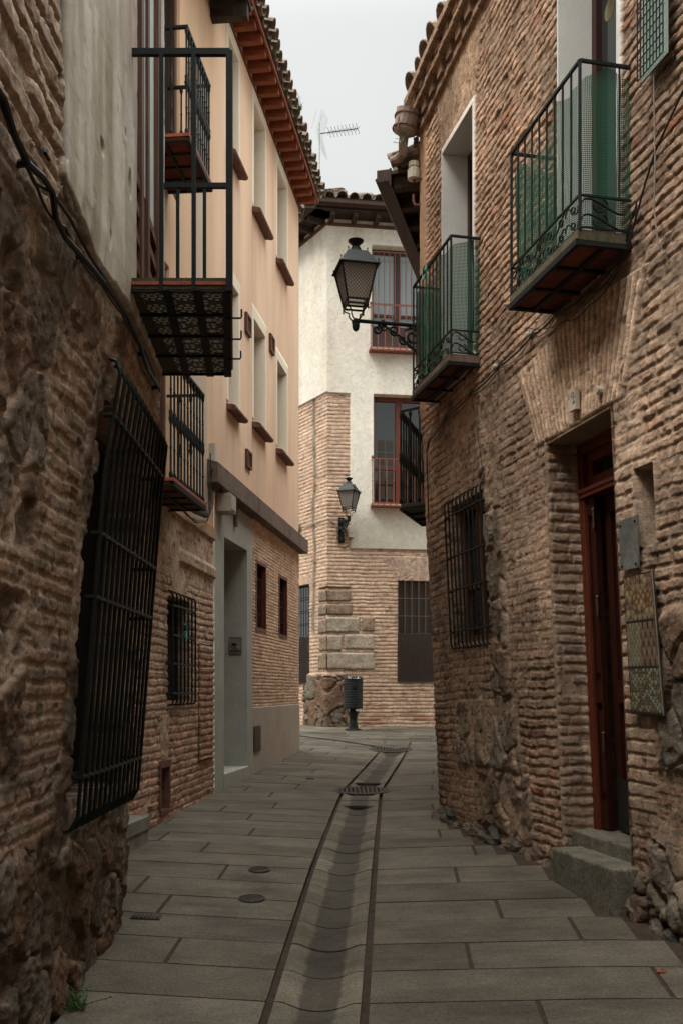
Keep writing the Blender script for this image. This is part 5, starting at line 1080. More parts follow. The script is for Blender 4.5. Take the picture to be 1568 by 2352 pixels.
def bracket(root, wp, dirv, length, s, mt):
    """scrolled wall arm from the wall point wp outwards along dirv"""
    ax = Vector(dirv).normalized(); az = Vector((0, 0, 1)); W0 = Vector(wp); mb = MB(); T = lambda x, z: tuple(W0+ax*x+az*z)
    mb.tube([T(0, 0), T(length-.03, 0)], .017*s, 8); mb.tube([T(length*.60, -.0), T(length*.64, 0)], .03*s, 8); mb.tube([T(.05, 0), T(.10, 0)], .033*s, 8)
    part('bracket_arm', mb, mt, root); mb = MB()
    mb.tube([T(length*.62, -.02), T(length*.40, -.10*s), T(length*.22, -.20*s), T(.02, -.29*s), T(-.01, -.26*s)], [.008*s, .012*s, .016*s, .018*s, .014*s], 6, flat=.7)
    mb.tube(spiral(T(length*.70, -.065*s), ax, az, .045*s, 1.3, math.pi*.55), .011*s, 6)
    mb.tube(spiral(T(.13, -.105*s), ax, az, .085*s, 1.4, math.pi*.2), .013*s, 6); mb.tube(spiral(T(.30, -.06*s), ax, az, .05*s, 1.3, math.pi*1.2), .010*s, 6); mb.tube(spiral(T(.22, -.14*s), ax, az, .05*s, 1.1, math.pi*.9), .010*s, 6)
    mb.tube(spiral(T(.40, -.045*s), ax, az, .035*s, 1.2, math.pi*.3), .008*s, 6); part('scrollwork', mb, mt, root)
    mb = MB(); mb.box(-.02, .02, -.05, .05, -.34*s, .10*s); v0 = [Vector(p) for p in mb.v]; sd_ = Vector((-ax.y, ax.x, 0)); mb.v = [tuple(W0+ax*(p.x-.0)+sd_*p.y*s+az*p.z) for p in v0]; part('wall_plate', mb, mt, root)
wp = WE.P(.12, EYE+3.345, .0); dv = (-.976, -.219, 0); Ln = .66
tip = Vector(wp)+Vector(dv)*Ln
LP = thing('street_lamp', 'large nearer black lantern on a scrolled wall arm, in front of the red window bars', 'street lamp', wp, 'black wall lanterns')
lantern(LP, tip, .78, R(12), M_irong); bracket(LP, wp, dv, Ln, 1.0, M_irong)
tp2 = Vector(WD.hit and WD.P(WD.hit(801, 1187, .45)[0], WD.hit(801, 1187, .45)[1], .45)); wp2 = WD.P(WD.hit(783, 1200)[0], tp2.z-.06, .02)
LP2 = thing('street_lamp', 'smaller farther black lantern fixed to the brick corner above the litter bin', 'street lamp', wp2, 'black wall lanterns')
lantern(LP2, tp2, .82, R(-22), M_irong); d2 = Vector(tp2)-Vector(wp2); d2.z = 0; bracket(LP2, wp2, d2, d2.length, 1.15, M_irong)
mb = MB(); mb.ball(Vector(wp2)+Vector((0, 0, -.12)), .07, 8); mb.ball(Vector(wp2)+Vector((.02, 0, -.33)), .06, 8); mb.ball(Vector(wp2)+Vector((0, 0, .03)), .06, 8); part('rosette', mb, M_irong, LP2)
# cable loop and junction box beside it
mb = MB(); jc = [WD.P(*hD(x, y), .03) for (x, y) in ((700, 1195), (742, 1193), (760, 1196), (771, 1205), (772, 1240), (776, 1252), (790, 1256), (803, 1250), (804, 1236))]; jc[0] = WL.P(*hL(700, 1212), .03); jc[1] = WL.P(*hL(742, 1196), .03)
mb.tube(jc, .010, 6); solo('lamp_cable', mb, M_gcable, 'brownish conduit looping under the far lantern on the brick corner', 'cable')
mb = MB(); a = hD(803, 1227); mb.wbox(WD, a[0]-.045, a[0]+.07, .0, .10, a[1]-.07, a[1]+.16); mb.wbox(WD, a[0]-.01, a[0]+.03, .10, .112, a[1]+.02, a[1]+.12); solo('junction_box', mb, M_plastic, 'small grey electric box on the brickwork just right of the far lantern bracket', 'electric box')
# ------------------------------------------------------------------ litter bin
bx = at_ = None
by = 19.35; bX = (811-784)/F*by; bz = G(bX, by)
BN = thing('litter_bin', 'black ribbed litter bin with white scribble on its lid, standing by the corner blocks', 'litter bin', (bX, by, bz))
k = by/F; mb = MB(); zb_ = EYE+(1586-1628)*k; ztp = EYE+(1586-1562)*k; r_ = 22*k; pr = [(r_*.93, zb_)]
n_ = 11
for i in range(n_): z0 = lerp(zb_+.01, ztp, i/n_); z1 = lerp(zb_+.01, ztp, (i+1)/n_); pr += [(r_*.975, z0+.002), (r_, z0+.008), (r_, z1-.008), (r_*.975, z1-.002)]
mb.lathe(pr, (bX, by, 0), 28); part('bin_body', mb, M_bin, BN)
mb = MB(); zl_ = EYE+(1586-1554)*k; mb.lathe([(r_*1.0, ztp), (r_*1.01, ztp+.02), (r_*.95, zl_-.012), (r_*.80, zl_), (.01, zl_+.012)], (bX, by, 0), 28); ld = part('lid', mb, M_bin, BN)
mb = MB(); zz = zl_+.012; px0 = bX-.10
pix = lambda x, z: (bX-.13+.26*x, by-r_*.93+.03*(1-z)*0-.012, lerp(ztp+.012, zl_+.012, z))
pix = lambda x, z: (bX-.115+.25*x, by-r_*(1.0-.25*z)-.004, lerp(ztp+.022, zl_-.001, z))
for st_ in ([(0, .8), (.12, .95), (.05, .5), (.16, .2), (.08, .1)], [(.24, .1), (.28, .9), (.38, .9), (.38, .55), (.28, .5)], [(.46, .1), (.48, .95)], [(.62, .9), (.49, .5), (.64, .1)], [(.72, .85), (.86, .95), (.84, .6), (.72, .1), (.94, .1)], [(.30, .2), (.20, .5)]):
    mb.tube([pix(*p_) for p_ in st_], .0062, 4)
part('scribble', mb, M_paint, ld)
mb = MB(); mb.box(bX-.07, bX+.05, by-.03, by+.05, bz+.02, zb_); mb.lathe([(.17, 0), (.17, .015), (.105, .03), (.075, .2), (.11, .36)], (bX, by+.02, bz-.0), 10); part('pedestal', mb, M_bin, BN)
mb = MB(); hx = bX-r_; zz = lerp(zb_, ztp, .72); mb.tube([(hx+.03, by-.04, zz+.10), (hx-.05, by-.04, zz+.06), (hx-.055, by-.04, zz-.06)], .018, 6); part('bracket', mb, M_bin, BN)
mb = MB(); mb.lathe([(.05, 0), (.045, .008), (.01, .01)], (0, 0, 0), 10); v0 = mb.v; mb.v = [(bX+.03+p[0]*.9, by-r_-.001-p[2], lerp(zb_, ztp, .78)+p[1]) for p in v0]; part('emblem', mb, M_bin, BN)
# ------------------------------------------------------------------ aerial and the wire hoop on the roof
yA = 20.4; kA = yA/F; AX = (733-784)*kA; zA0 = EYE+(1586-470)*kA; zA1 = EYE+(1586-283)*kA
AN = thing('tv_aerial', 'television aerial on a thin galvanised mast against the sky', 'aerial', (AX, yA, zA0))
mb = MB(); mb.tube([(AX, yA, zA0), (AX, yA, zA1)], .020, 6); mb.lathe([(.03, 0), (.03, .05)], (AX, yA, zA0+.62), 8); part('mast', mb, M_pole, AN)
b0 = Vector((AX+.02, yA, EYE+(1586-306)*kA)); b1_ = Vector(((820-784)*kA, yA-.5, EYE+(1586-326)*kA)); mb = MB(); mb.tube([b0, b1_], .010, 5); bd_ = (b1_-b0).normalized(); sdv = bd_.cross(Vector((0, 0, 1))).normalized(); 
for i in range(9):
    c_ = b0.lerp(b1_, .25+.75*i/8); l_ = .085
    for s1 in (1, -1): mb.tube([c_-sdv*l_*s1*.8-Vector((0, 0, l_*.9)), c_+sdv*l_*s1*.8+Vector((0, 0, l_*.9))], .0045, 4)
part('boom', mb, M_iron, AN)
mb = MB(); m0 = b0-bd_*.02
for (sg, hh) in ((1, .36), (-1, -.42)):
    for i in range(9):
        t_ = i/8; z = .03*sg+hh*t_; back = -bd_*.05-bd_*.12*(-t_)+sdv*0; mb.tube([m0+Vector((0, 0, z))+back-sdv*.20-bd_*.1*0, m0+Vector((0, 0, z))+back+sdv*.20+bd_*.12], .0028, 4)
    for s1 in (-.2, 0, .2): mb.tube([m0+Vector((0, 0, .03*sg))+sdv*s1-bd_*.05, m0+Vector((0, 0, .03*sg+hh))+sdv*s1+bd_*.07], .0035, 4)
part('reflector', mb, M_pole, AN)
yh = 20.6; kh = yh/F; hc = Vector(((758-784)*kh, yh, EYE+(1586-452)*kh)); mb = MB()
for dz in (0, .07): mb.tube([hc+Vector((.17*math.cos(2*math.pi*i/24), .17*math.sin(2*math.pi*i/24), dz+.05*math.cos(2*math.pi*i/24))) for i in range(25)], .006, 4)
for a_ in (0, 2, 4): mb.tube([hc+Vector((.17*math.cos(a_), .17*math.sin(a_), .08)), hc+Vector((.17*math.cos(a_), .17*math.sin(a_), -.25))], .006, 4)
solo('wire_hoop', mb, M_pole, 'thin wire hoop standing on the tiles beside the aerial mast', 'wire')
# ------------------------------------------------------------------ signs and fittings on the right house
def plate(W, c4, d, th, mt, name, label, cat, col=None):
    """flat plate from four image corners on a wall plane"""
    q = [W.hit(*p, d) for p in c4]; mb = MB(); mb.hexa([W.P(*q[3], d-th), W.P(*q[2], d-th), W.P(*q[2], d), W.P(*q[3], d), W.P(*q[0], d-th), W.P(*q[1], d-th), W.P(*q[1], d), W.P(*q[0], d)], col)
    return mb, q
c4 = [(1302, 898), (1319, 889), (1321, 938), (1304, 947)]
mb, q = plate(WE, c4, .055, .03, M_ceram, '', '', ''); c = WE.P(*q[3], .05)
SG = thing('number_sign', 'small white tile with a blue number 9 above the red door', 'sign', c); part('tile', mb, mat('white_tile', (.55, .49, .40), .35, .08, 8, 0), SG)
uc2 = (q[0][0]+q[1][0])/2; zc2 = (q[0][1]+q[3][1])/2; hw = abs(q[1][0]-q[0][0])/2; hh = abs(q[0][1]-q[3][1])/2; S = lambda x, z: WE.P(uc2+hw*x, zc2+hh*z, .0565)
mb = MB()
def ribbon(pts, w_, mb):
    for (a, b_) in zip(pts[:-1], pts[1:]):
        dx, dz = b_[0]-a[0], (b_[1]-a[1])*2.1; l = math.hypot(dx, dz) or 1; nx_, nz_ = -dz/l, dx/l/2.1
        wa, wb = (w_(a), w_(b_)) if callable(w_) else (w_, w_)
        mb.add([S(a[0]-nx_*wa, a[1]-nz_*wa), S(b_[0]-nx_*wb, b_[1]-nz_*wb), S(b_[0]+nx_*wb, b_[1]+nz_*wb), S(a[0]+nx_*wa, a[1]+nz_*wa)], [(0, 1, 2, 3)])
ribbon([(.42+.33*math.cos(t_), .33+.22*math.sin(t_)) for t_ in [math.pi*2*k/20 for k in range(21)]], .10, mb)
ribbon([(.76, .34), (.76, .15), (.68, -.02), (.50, -.18)], .09, mb)
mb.add([S(.5, -.25), S(.86, -.25), S(.86, -.5), S(.15, -.5)], [(0, 1, 2, 3)]); part('number', mb, M_blue, SG)
mb = MB(); 
for k in range(14): x = -.62+.22*((k*7 % 5)/4-.5)*1.5; z = .62-.55*k/13; mb.add([S(x-.10, z), S(x+.10, z+.02), S(x+.07, z-.035), S(x-.06, z-.03)], [(0, 1, 2, 3)])
part('crest', mb, mat('crest_print', (.22, .20, .13), .6, .2, 20, 0), SG)
mb, q = plate(WE, [(1419, 1199), (1463, 1182), (1466, 1303), (1425, 1311)], .05, .008, None, '', '', '')
PQ = thing('metal_plaque', 'dull grey metal plate screwed to the brick pier, just above the poster of scales', 'plaque', WE.P(*q[3], .05)); part('plate', mb, M_plaq, PQ)
for (a, b_) in ((.12, .1), (.88, .1), (.12, .92), (.88, .92)):
    u = lerp(lerp(q[0][0], q[1][0], a), lerp(q[3][0], q[2][0], a), b_); z = lerp(lerp(q[0][1], q[1][1], a), lerp(q[3][1], q[2][1], a), b_); mb = MB(); mb.ball(WE.P(u, z, .052), .008, 6); part('screw', mb, M_iron, PQ)
mb, q = plate(WE, [(1431, 1326), (1497, 1310), (1524, 1644), (1449, 1638)], .06, .012, None, '', '', '')
PO = thing('poster_board', 'tall board printed with three panels of scale-like ovals, hung beside the red door', 'poster', WE.P(*q[3], .05))
part('board', mb, mat('board_dark', (.035, .028, .02), .5, .2, 10, 0), PO)
def pq(a, b_, dd=.0615):
    t0 = (lerp(q[0][0], q[1][0], a), lerp(q[0][1], q[1][1], a)); t1 = (lerp(q[3][0], q[2][0], a), lerp(q[3][1], q[2][1], a)); return WE.P(lerp(t0[0], t1[0], b_), lerp(t0[1], t1[1], b_), dd)
mb = MB(); rn = random.Random(2)
def ovals(a0, a1, b0_, b1_, nx_, ny_, cols, sk=.0, fat=1.0):
    for j in range(ny_):
        for i in range(nx_+1):
            cx = a0+(a1-a0)*(i+(.5 if j % 2 else 0))/nx_; cy = b0_+(b1_-b0_)*(j+.5)/ny_; rx = (a1-a0)/nx_*.46*fat; ry = (b1_-b0_)/ny_*.85*fat; c_ = cols[rn.randrange(len(cols))]; f = rn.uniform(.75, 1.15)
            for (sc_, off_, cc_) in ((1, 0, tuple(v*f for v in c_[0])), (.55, -.25, tuple(v*f for v in c_[1]))):
                pts = []
                for k in range(10):
                    t_ = 2*math.pi*k/10; x = cx+rx*sc_*math.cos(t_); y = cy+ry*sc_*math.sin(t_)+off_*ry; pts.append((min(max(x, a0+.004), a1-.004), min(max(y, b0_+.001), b1_-.001)))
                mb.add([pq(x, y, .0615+(.0008 if sc_ < 1 else 0)+.00006*(j % 5)) for (x, y) in pts], [tuple(range(10))], cc_)
ovals(.03, .97, .01, .33, 6, 9, [((.22, .17, .10), (.30, .24, .14)), ((.16, .07, .035), (.27, .20, .11)), ((.19, .14, .09), (.11, .05, .03))])
ovals(.03, .48, .345, .66, 4, 10, [((.19, .165, .11), (.24, .21, .14))]); ovals(.48, .97, .345, .66, 3, 5, [((.16, .11, .075), (.21, .15, .10))], fat=.9)
ovals(.03, .97, .675, .985, 8, 14, [((.15, .16, .10), (.27, .28, .20)), ((.14, .13, .08), (.12, .04, .03))], fat=.9)
part('print', mb, M_attr, PO)
mb = MB(); mb.tube([pq(1.0, 0, .062), pq(1.0, 1, .062)], .004, 4); part('edge_trim', mb, M_steel, PO)
mb, qq = plate(WC, [(1, 1)]*4, 0, 0, None, '', '', '') if False else (MB(), None)
# intercom on the far granite jamb of the stucco house (that jamb faces the camera)
ju = d0[1]-.0; 
def jp(px, py, out=.004):   # point on the far jamb plane
    x0, y0 = WC.x0+WC.t[0]*ju, WC.y0+WC.t[1]*ju; kx = (px-784)/F; d = (kx*y0-x0)/(WC.n[0]-kx*WC.n[1]); X, Yv = x0+WC.n[0]*d, y0+WC.n[1]*d; return Vector((X-WC.t[0]*out, Yv-WC.t[1]*out, EYE+(1586-py)/F*Yv))
def jbox(x0, x1, y0, y1, a, b_): return [jp(x0, y1, a), jp(x1, y1, a), jp(x1, y1, b_), jp(x0, y1, b_), jp(x0, y0, a), jp(x1, y0, a), jp(x1, y0, b_), jp(x0, y0, b_)]
IC = thing('intercom', 'square steel door intercom on the granite jamb of the recessed doorway', 'intercom', jp(541, 1504))
mb = MB(); mb.hexa(jbox(527, 555.5, 1463.5, 1503, 0, .018)); part('back_plate', mb, M_plaq, IC); mb = MB(); mb.hexa(jbox(528, 553.5, 1468, 1493.5, .019, .035)); part('face', mb, M_steel, IC)
mb = MB(); mb.hexa(jbox(534.5, 546, 1479, 1483, .036, .038)); cx, cy = 540.2, 1481; mb.add([jp(cx+3.3*math.cos(t_*math.pi/6), cy+3.4*math.sin(t_*math.pi/6), .040) for t_ in range(12)], [tuple(range(12))]); mb.hexa(jbox(532, 548, 1485.5, 1490.5, .036, .038)); part('lens', mb, M_black, IC)
mb = MB(); mb.hexa(jbox(533, 546, 1486.3, 1489.8, .039, .040)); part('name_slot', mb, mat('slot', (.12, .15, .16), .3, .1, 5, 0), IC); mb = MB(); mb.ball(jp(547.3, 1486.6, .04), .009, 6); part('button', mb, M_paint, IC)
# hanging disc behind the upper right window
a = WE.hit(1400, 20, -.15); mb = ring(WE, a[0], a[1], -.15+float(WE.off(0., 5.5)), .062, .003, None, 24); solo('hanging_disc', mb, mat('shiny_disc', (.42, .40, .25), .15, .05, 5, 0, metal=.9), 'shiny round disc hanging in the upper right window', 'disc')
# ceramic insulator, hook, small twin insulator, downpipe funnel at the far corner of the right house
Wl = WE
def at3(px, py, Yv): return Vector(((px-784)/F*Yv, Yv, EYE+(1586-py)/F*Yv))
Yc = 9.25
mb = MB(); c = at3(950, 391, Yc); mb.lathe([(.045, -.085), (.06, -.08), (.062, .0), (.04, .02), (.052, .035), (.05, .075), (.03, .085)], c, 12); IN = thing('insulator', 'white ceramic insulator on a rusty arm below the right eave', 'insulator', c); part('ceramic', mb, M_ceram, IN); mb = MB(); mb.tube([at3(951, 399, Yc), at3(952, 406, Yc), at3(956, 409, Yc), at3(980, 407, Yc-.1)], .012, 6); mb.ball(at3(951, 414, Yc), .018, 6); part('arm', mb, M_sillt, IN)
mb = MB(); mb.tube([at3(949, 446, Yc), at3(949, 462, Yc), at3(953, 470, Yc), at3(961, 471, Yc), at3(967, 466, Yc), at3(974, 456, Yc-.05)], .013, 6); mb.tube([at3(970, 485, Yc), at3(980, 486, Yc-.1)], .010, 5); solo('wall_hook', mb, M_sillt, 'rusty bent iron hook under the eave on the right corner', 'hook')
mb = MB(); mb.tube([at3(957, 326, Yc), at3(967, 327, Yc)], .007, 5)
for yy_ in (322, 331): mb.lathe([(.02, -.025), (.03, -.02), (.02, 0), (.03, .02), (.02, .025)], at3(955, yy_, Yc), 6)
solo('line_bracket', mb, M_sillt, 'tiny twin insulator bracket against the sky on the right corner', 'bracket')
mb = MB(); t0, t1 = at3(938, 252, 9.15), at3(927, 312, 9.2); ax_ = (t1-t0)
def ltube(p, r): mb.tube([t0+ax_*a for a in p], r, 14)
ltube((0, .12, .8, .92, 1.0), [.115, .112, .105, .085, .055]); FN = thing('downpipe', 'stained zinc rain funnel and pipe under the right roof corner', 'downpipe', t1); part('funnel', mb, M_zinc, FN)
mb = MB(); mb.tube([t1-ax_*.02, at3(925, 330, 9.2), at3(924, 352, 9.25), at3(915, 362, 9.3), at3(898, 369, 9.35)], [.045, .045, .043, .043, .03], 10); part('pipe', mb, M_zinc, FN)
mb = MB()
for a in (.28, .75): c_ = t0+ax_*a; mb.tube([c_+Vector((.113*math.cos(t_), .113*math.sin(t_), -.02*math.cos(t_))) for t_ in [2*math.pi*k/16 for k in range(17)]], .010, 4)
mb.tube([at3(917, 258, 9.1), at3(912, 298, 9.1)], .010, 4); mb.tube([at3(934, 302, 9.15), at3(962, 286, 9.2)], .007, 4); part('strap', mb, M_sillt, FN)
# plants
def tuft(name, c, n, h, sp, label, cat, seed, lean=(0, 0, 0)):
    rn = random.Random(seed); mb = MB(); c = Vector(c)
    for i in range(n):
        d_ = Vector((rn.gauss(0, sp), rn.gauss(0, sp), rn.uniform(.3, 1)*h))+Vector(lean)*rn.random(); b_ = c+Vector((rn.gauss(0, sp*.3), rn.gauss(0, sp*.3), 0)); mid = b_+d_*.6; tip_ = b_+d_+Vector((rn.gauss(0, sp*.4), rn.gauss(0, sp*.4), -h*.15)); mb.tube([b_, mid, tip_], .0018, 3)
        for k in range(7):
            p_ = b_.lerp(tip_, .25+.11*k); a_ = Vector((rn.gauss(0, 1), rn.gauss(0, 1), rn.gauss(0, .6))).normalized()*h*.11; w_ = a_.cross(Vector((rn.gauss(0, 1), rn.gauss(0, 1), 1))).normalized()*h*.035
            mb.add([p_, p_+a_*.5+w_, p_+a_, p_+a_*.5-w_], [(0, 1, 2, 3)])
    return solo(name, mb, M_leaf, label, cat)
p_ = WC.P(hC(683, 245, .42)[0], 0, 0); uR = WC.hit(690, 245, .43)
tuft('roof_weed', WC.P(uR[0], zCt+.20, .42), 16, .20, .05, 'small green weed growing out of the roof tiles on the left eave', 'weed', 3)
tuft('corner_weed', WL.P(*hL(690, 1222), .06), 22, .30, .09, 'leafy green plant rooted in the brick wall beside the peach house corner', 'plant', 5)
tuft('pipe_weed', at3(925, 328, 9.15), 12, .10, .05, 'tiny leafy weed growing around the rain pipe at the right roof corner', 'weed', 7)
tuft('wall_foot_weed', (-1.17, 4.42, G(-1.17, 4.42)), 34, .11, .055, 'green weed at the foot of the rough stone wall, bottom left', 'weed', 9)
# ------------------------------------------------------------------ street ironwork and stones
def cover(px, py, r, name, label, cat, grp=None, square=None):
    # ground point under a pixel
    Yv = 5.
    for _ in range(30):
        X = (px-784)/F*Yv; z = G(X, Yv); Yv = Yv+.5*((EYE-z)*F/(py-1586)-Yv)
    X = (px-784)/F*Yv; z = G(X, Yv)
    T = thing(name, label, cat, (X, Yv, z), grp)
    def onG(x, y, dz): return (X+x, Yv+y, G(X+x, Yv+y)+dz)
    mb = MB()
    if square:
        wx, wy = square; mb.hexa([onG(-wx, -wy, -.02), onG(wx, -wy, -.02), onG(wx, wy, -.02), onG(-wx, wy, -.02), onG(-wx, -wy, .008), onG(wx, -wy, .008), onG(wx, wy, .008), onG(-wx, wy, .008)]); part('frame', mb, M_cast, T); mb = MB()
        for i in range(7): x = lerp(-wx*.82, wx*.82, i/6); mb.hexa([onG(x-wx*.06, -wy*.8, .006), onG(x+wx*.06, -wy*.8, .006), onG(x+wx*.06, wy*.8, .006), onG(x-wx*.06, wy*.8, .006), onG(x-wx*.06, -wy*.8, .014), onG(x+wx*.06, -wy*.8, .014), onG(x+wx*.06, wy*.8, .014), onG(x-wx*.06, wy*.8, .014)])
        part('ribs', mb, M_cast, T); return T, (X, Yv)
    n = 32; zf = max(G(X+r*math.cos(k), Yv+r*math.sin(k)) for k in range(6))
    def cz(x, y, dz): return (X+x, Yv+y, z+(G(X, Yv+.3)-G(X, Yv-.3))/.6*y+dz)
    vs = []; prof = [(r, -.03), (r, .008), (r*.90, .010), (r*.88, .004), (r*.84, .004), (r*.83, .009), (.001, .009)]
    for (rr_, dz) in prof: vs += [cz(rr_*math.cos(2*math.pi*k/n), rr_*math.sin(2*math.pi*k/n), dz) for k in range(n)]
    mb.add(vs, [(i*n+k, i*n+(k+1) % n, (i+1)*n+(k+1) % n, (i+1)*n+k) for i in range(len(prof)-1) for k in range(n)]); part('frame', mb, M_cast, T)
    mb = MB(); st_ = r/7
    for i in range(-6, 7):
        for j in range(-6, 7):
            x, y = i*st_, j*st_
            if math.hypot(x, y) < r*.74: a_ = .78 if (i+j) % 2 else -.78; dx, dy = st_*.42*math.cos(a_), st_*.42*math.sin(a_); mb.tube([cz(x-dx, y-dy, .010), cz(x+dx, y+dy, .010)], st_*.09, 4)
    part('tread', mb, M_cast, T); return T, (X, Yv)
c1 = cover(830, 1817, .34, 'manhole_cover', 'large round cast iron manhole cover in the middle of the paving', 'manhole cover', 'round manhole covers')
c2 = cover(896, 1722, .36, 'manhole_cover', 'round manhole cover farther up, where the drain channel ends', 'manhole cover', 'round manhole covers')
cover(845, 1800, 0, 'drain_grate', 'small ribbed drain grate behind the large round manhole cover', 'grate', None, (.15, .05))
cover(595, 2000, .075, 'valve_cover', 'upper of the two small round iron covers left of the channel', 'cover', 'small valve covers')
cover(578, 2066, .085, 'valve_cover', 'lower of the two small round iron covers left of the channel', 'cover', 'small valve covers')
cover(335, 2109, 0, 'hatch_cover', 'small rectangular iron hatch in the paving near the rough stone wall', 'hatch', None, (.085, .035))
cover(712, 1790, 0, 'slot_cover', 'thin dark metal slot in the paving before the peach house', 'hatch', None, (.05, .02))
def rock(c, r, name, label, mt, seed, cat='stone', grp=None):
    rn = random.Random(seed); mb = MB(); n, m_ = 10, 7; vs = []
    for i in range(m_+1):
        for k in range(n):
            th_ = math.pi*i/m_; t_ = 2*math.pi*k/n; rr_ = r*(.8+.35*rn.random()); vs.append((c[0]+rr_*math.sin(th_)*math.cos(t_)*1.1, c[1]+rr_*math.sin(th_)*math.sin(t_)*.8, c[2]+r*.5+rr_*math.cos(th_)*.62))
    mb.add(vs, [(i*n+k, i*n+(k+1) % n, (i+1)*n+(k+1) % n, (i+1)*n+k) for i in range(m_) for k in range(n)]); return solo(name, mb, mt, label, cat, grp)
yR = 4.83; xR = (1518-784)/F*yR; rock((xR, yR, G(xR, yR)-.004), .022, 'loose_stone', 'small reddish broken brick piece lying on the paving, lower right', M_terra, 1)
# boulders along the foot of the right wall: part of that house
rn = random.Random(12); i = 0
u = .12
while u < 4.6:
    if not (DR[0]-.10 < u < DR[1]+.02):
        r = rn.choice((.035, .05, .06, .085)); X, Yv, _ = WE.P(u, .25, .02+rn.uniform(-.02, .035)); mb = MB(); c = (X, Yv, G(X, Yv)-.03); n, m_ = 12, 9; vs = []; sx_, sy_, sz_ = rn.uniform(.9, 1.4), rn.uniform(.8, 1.1), rn.uniform(.8, 1.5); sd_ = rn.random()*50
        for ii in range(m_+1):
            for k in range(n):
                th_ = math.pi*ii/m_; t_ = 2*math.pi*k/n; q_ = (.45+1.1*float(fbm(np.array(math.cos(t_)*1.6+sd_), np.array(th_*1.6+math.sin(t_)*1.3+sd_), 4, 5))); q_ = round(q_*5)/5*.5+q_*.5; vs.append((c[0]+r*q_*math.sin(th_)*math.cos(t_)*sx_, c[1]+r*q_*math.sin(th_)*math.sin(t_)*sx_, c[2]+r*.55+r*q_*math.cos(th_)*sz_))
        mb.add(vs, [(a*n+k, a*n+(k+1) % n, (a+1)*n+(k+1) % n, (a+1)*n+k) for a in range(m_) for k in range(n)]); part('foot_stone', mb, (mat('grey_brown_stone', (.13, .105, .08), .95, .4, 8, .9, 40, .01), mat('dark_stone', (.075, .07, .055), .95, .4, 8, .9, 40, .01), mat('brown_stone', (.15, .105, .07), .95, .4, 8, .9, 40, .01))[i % 3], E)
        u += r*2.3*sx_+.02; i += 1
    else: u += .1
# granite block at the foot of the left brick house, beside the rough wall
xb, yb_ = (-1.72, 6.6); a0 = WB.hit(341, 1900, .17)[0]; zt_ = WB.hit(341, 1874, .17)[1]
mb = MB(); mb.wbox(WB, a0, a0+.9, -.1, .17, .1, zt_-.10); mb.wbox(WB, a0-.01, a0+.9, -.1, .18, zt_-.10+.002, zt_); part('door_step', mb, M_granitew, B)
# ------------------------------------------------------------------ cables
def cable(name, pts, r, label, mt=None, sag=0):
    P_ = [Vector(p) for p in pts]; out = []
    for a, b_ in zip(P_[:-1], P_[1:]):
        for k in range(6): t_ = k/6; v = a.lerp(b_, t_); v.z -= sag*4*t_*(1-t_); out.append(v)
    out.append(P_[-1]); mb = MB(); mb.tube(out, r, 6); return mb
cA = [WA.P(*WA.hit(x, y, .05), .05) for (x, y) in ((-30, 165), (8, 225), (30, 300), (62, 372), (98, 405), (120, 440), (128, 500), (150, 545), (190, 590), (240, 650), (290, 722), (320, 785), (338, 845), (366, 890))]
cA2 = [WA.P(*WA.hit(x, y, .035), .035) for (x, y) in ((-30, 180), (4, 235), (24, 300), (58, 375), (80, 420), (118, 440), (160, 500), (205, 585), (262, 672), (300, 735), (345, 830), (368, 900))]
mb = MB(); mb.tube(cA, .0105, 6); m2 = cable('', cA2, .0065, ''); mb.add(m2.v, m2.f); cA3 = [WA.P(*WA.hit(x, y, .04), .04) for (x, y) in ((-30, 190), (0, 232), (40, 335), (84, 425), (112, 490), (150, 520), (180, 590), (235, 655), (280, 720), (318, 790), (362, 886))]; m2 = cable('', cA3, .005, '', sag=.006); mb.add(m2.v, m2.f)
for (x, y) in ((62, 378), (188, 590), (330, 815), (362, 892)): c_ = WA.P(*WA.hit(x, y, .045), .045); mb.tube([Vector(c_)+Vector((-.04, 0, 0)), Vector(c_)+Vector((.012, 0, .01))], .012, 6)
solo('wall_cable', mb, M_cable, 'thick black cable bundle running down across the rough stone and plaster on the left', 'cable')
mb = MB(); pts = [WE.P(*WE.hit(x, y, .04), .04) for (x, y) in ((984, 1200), (979, 1030), (985, 1012), (1025, 955), (1082, 902), (1146, 841), (1223, 768), (1278, 717), (1353, 668), (1425, 590), (1450, 500), (1462, 470))]
for (r, sg, dz) in ((.006, .02, 0), (.0035, .035, .012), (.003, .05, -.01), (.003, .012, .02)): m2 = cable('', [(p[0], p[1], p[2]+dz) for p in pts[1:]], r, '', sag=sg); mb.add(m2.v, m2.f)
m2 = cable('', pts[:2], .006, ''); mb.add(m2.v, m2.f)
m2 = cable('', [WE.P(*WE.hit(x, y, .05), .05) for (x, y) in ((1440, 575), (1478, 432), (1504, 347), (1568, 208), (1620, 90))], .006, '', sag=.0); mb.add(m2.v, m2.f)
m2 = cable('', [WE.P(*WE.hit(x, y, .045), .045) for (x, y) in ((1210, 752), (1300, 735), (1353, 700), (1420, 620))], .0035, '', sag=.03); mb.add(m2.v, m2.f)
solo('wall_cable', mb, M_cable, 'loose black cables looping from peg to peg across the right brick wall', 'cable')
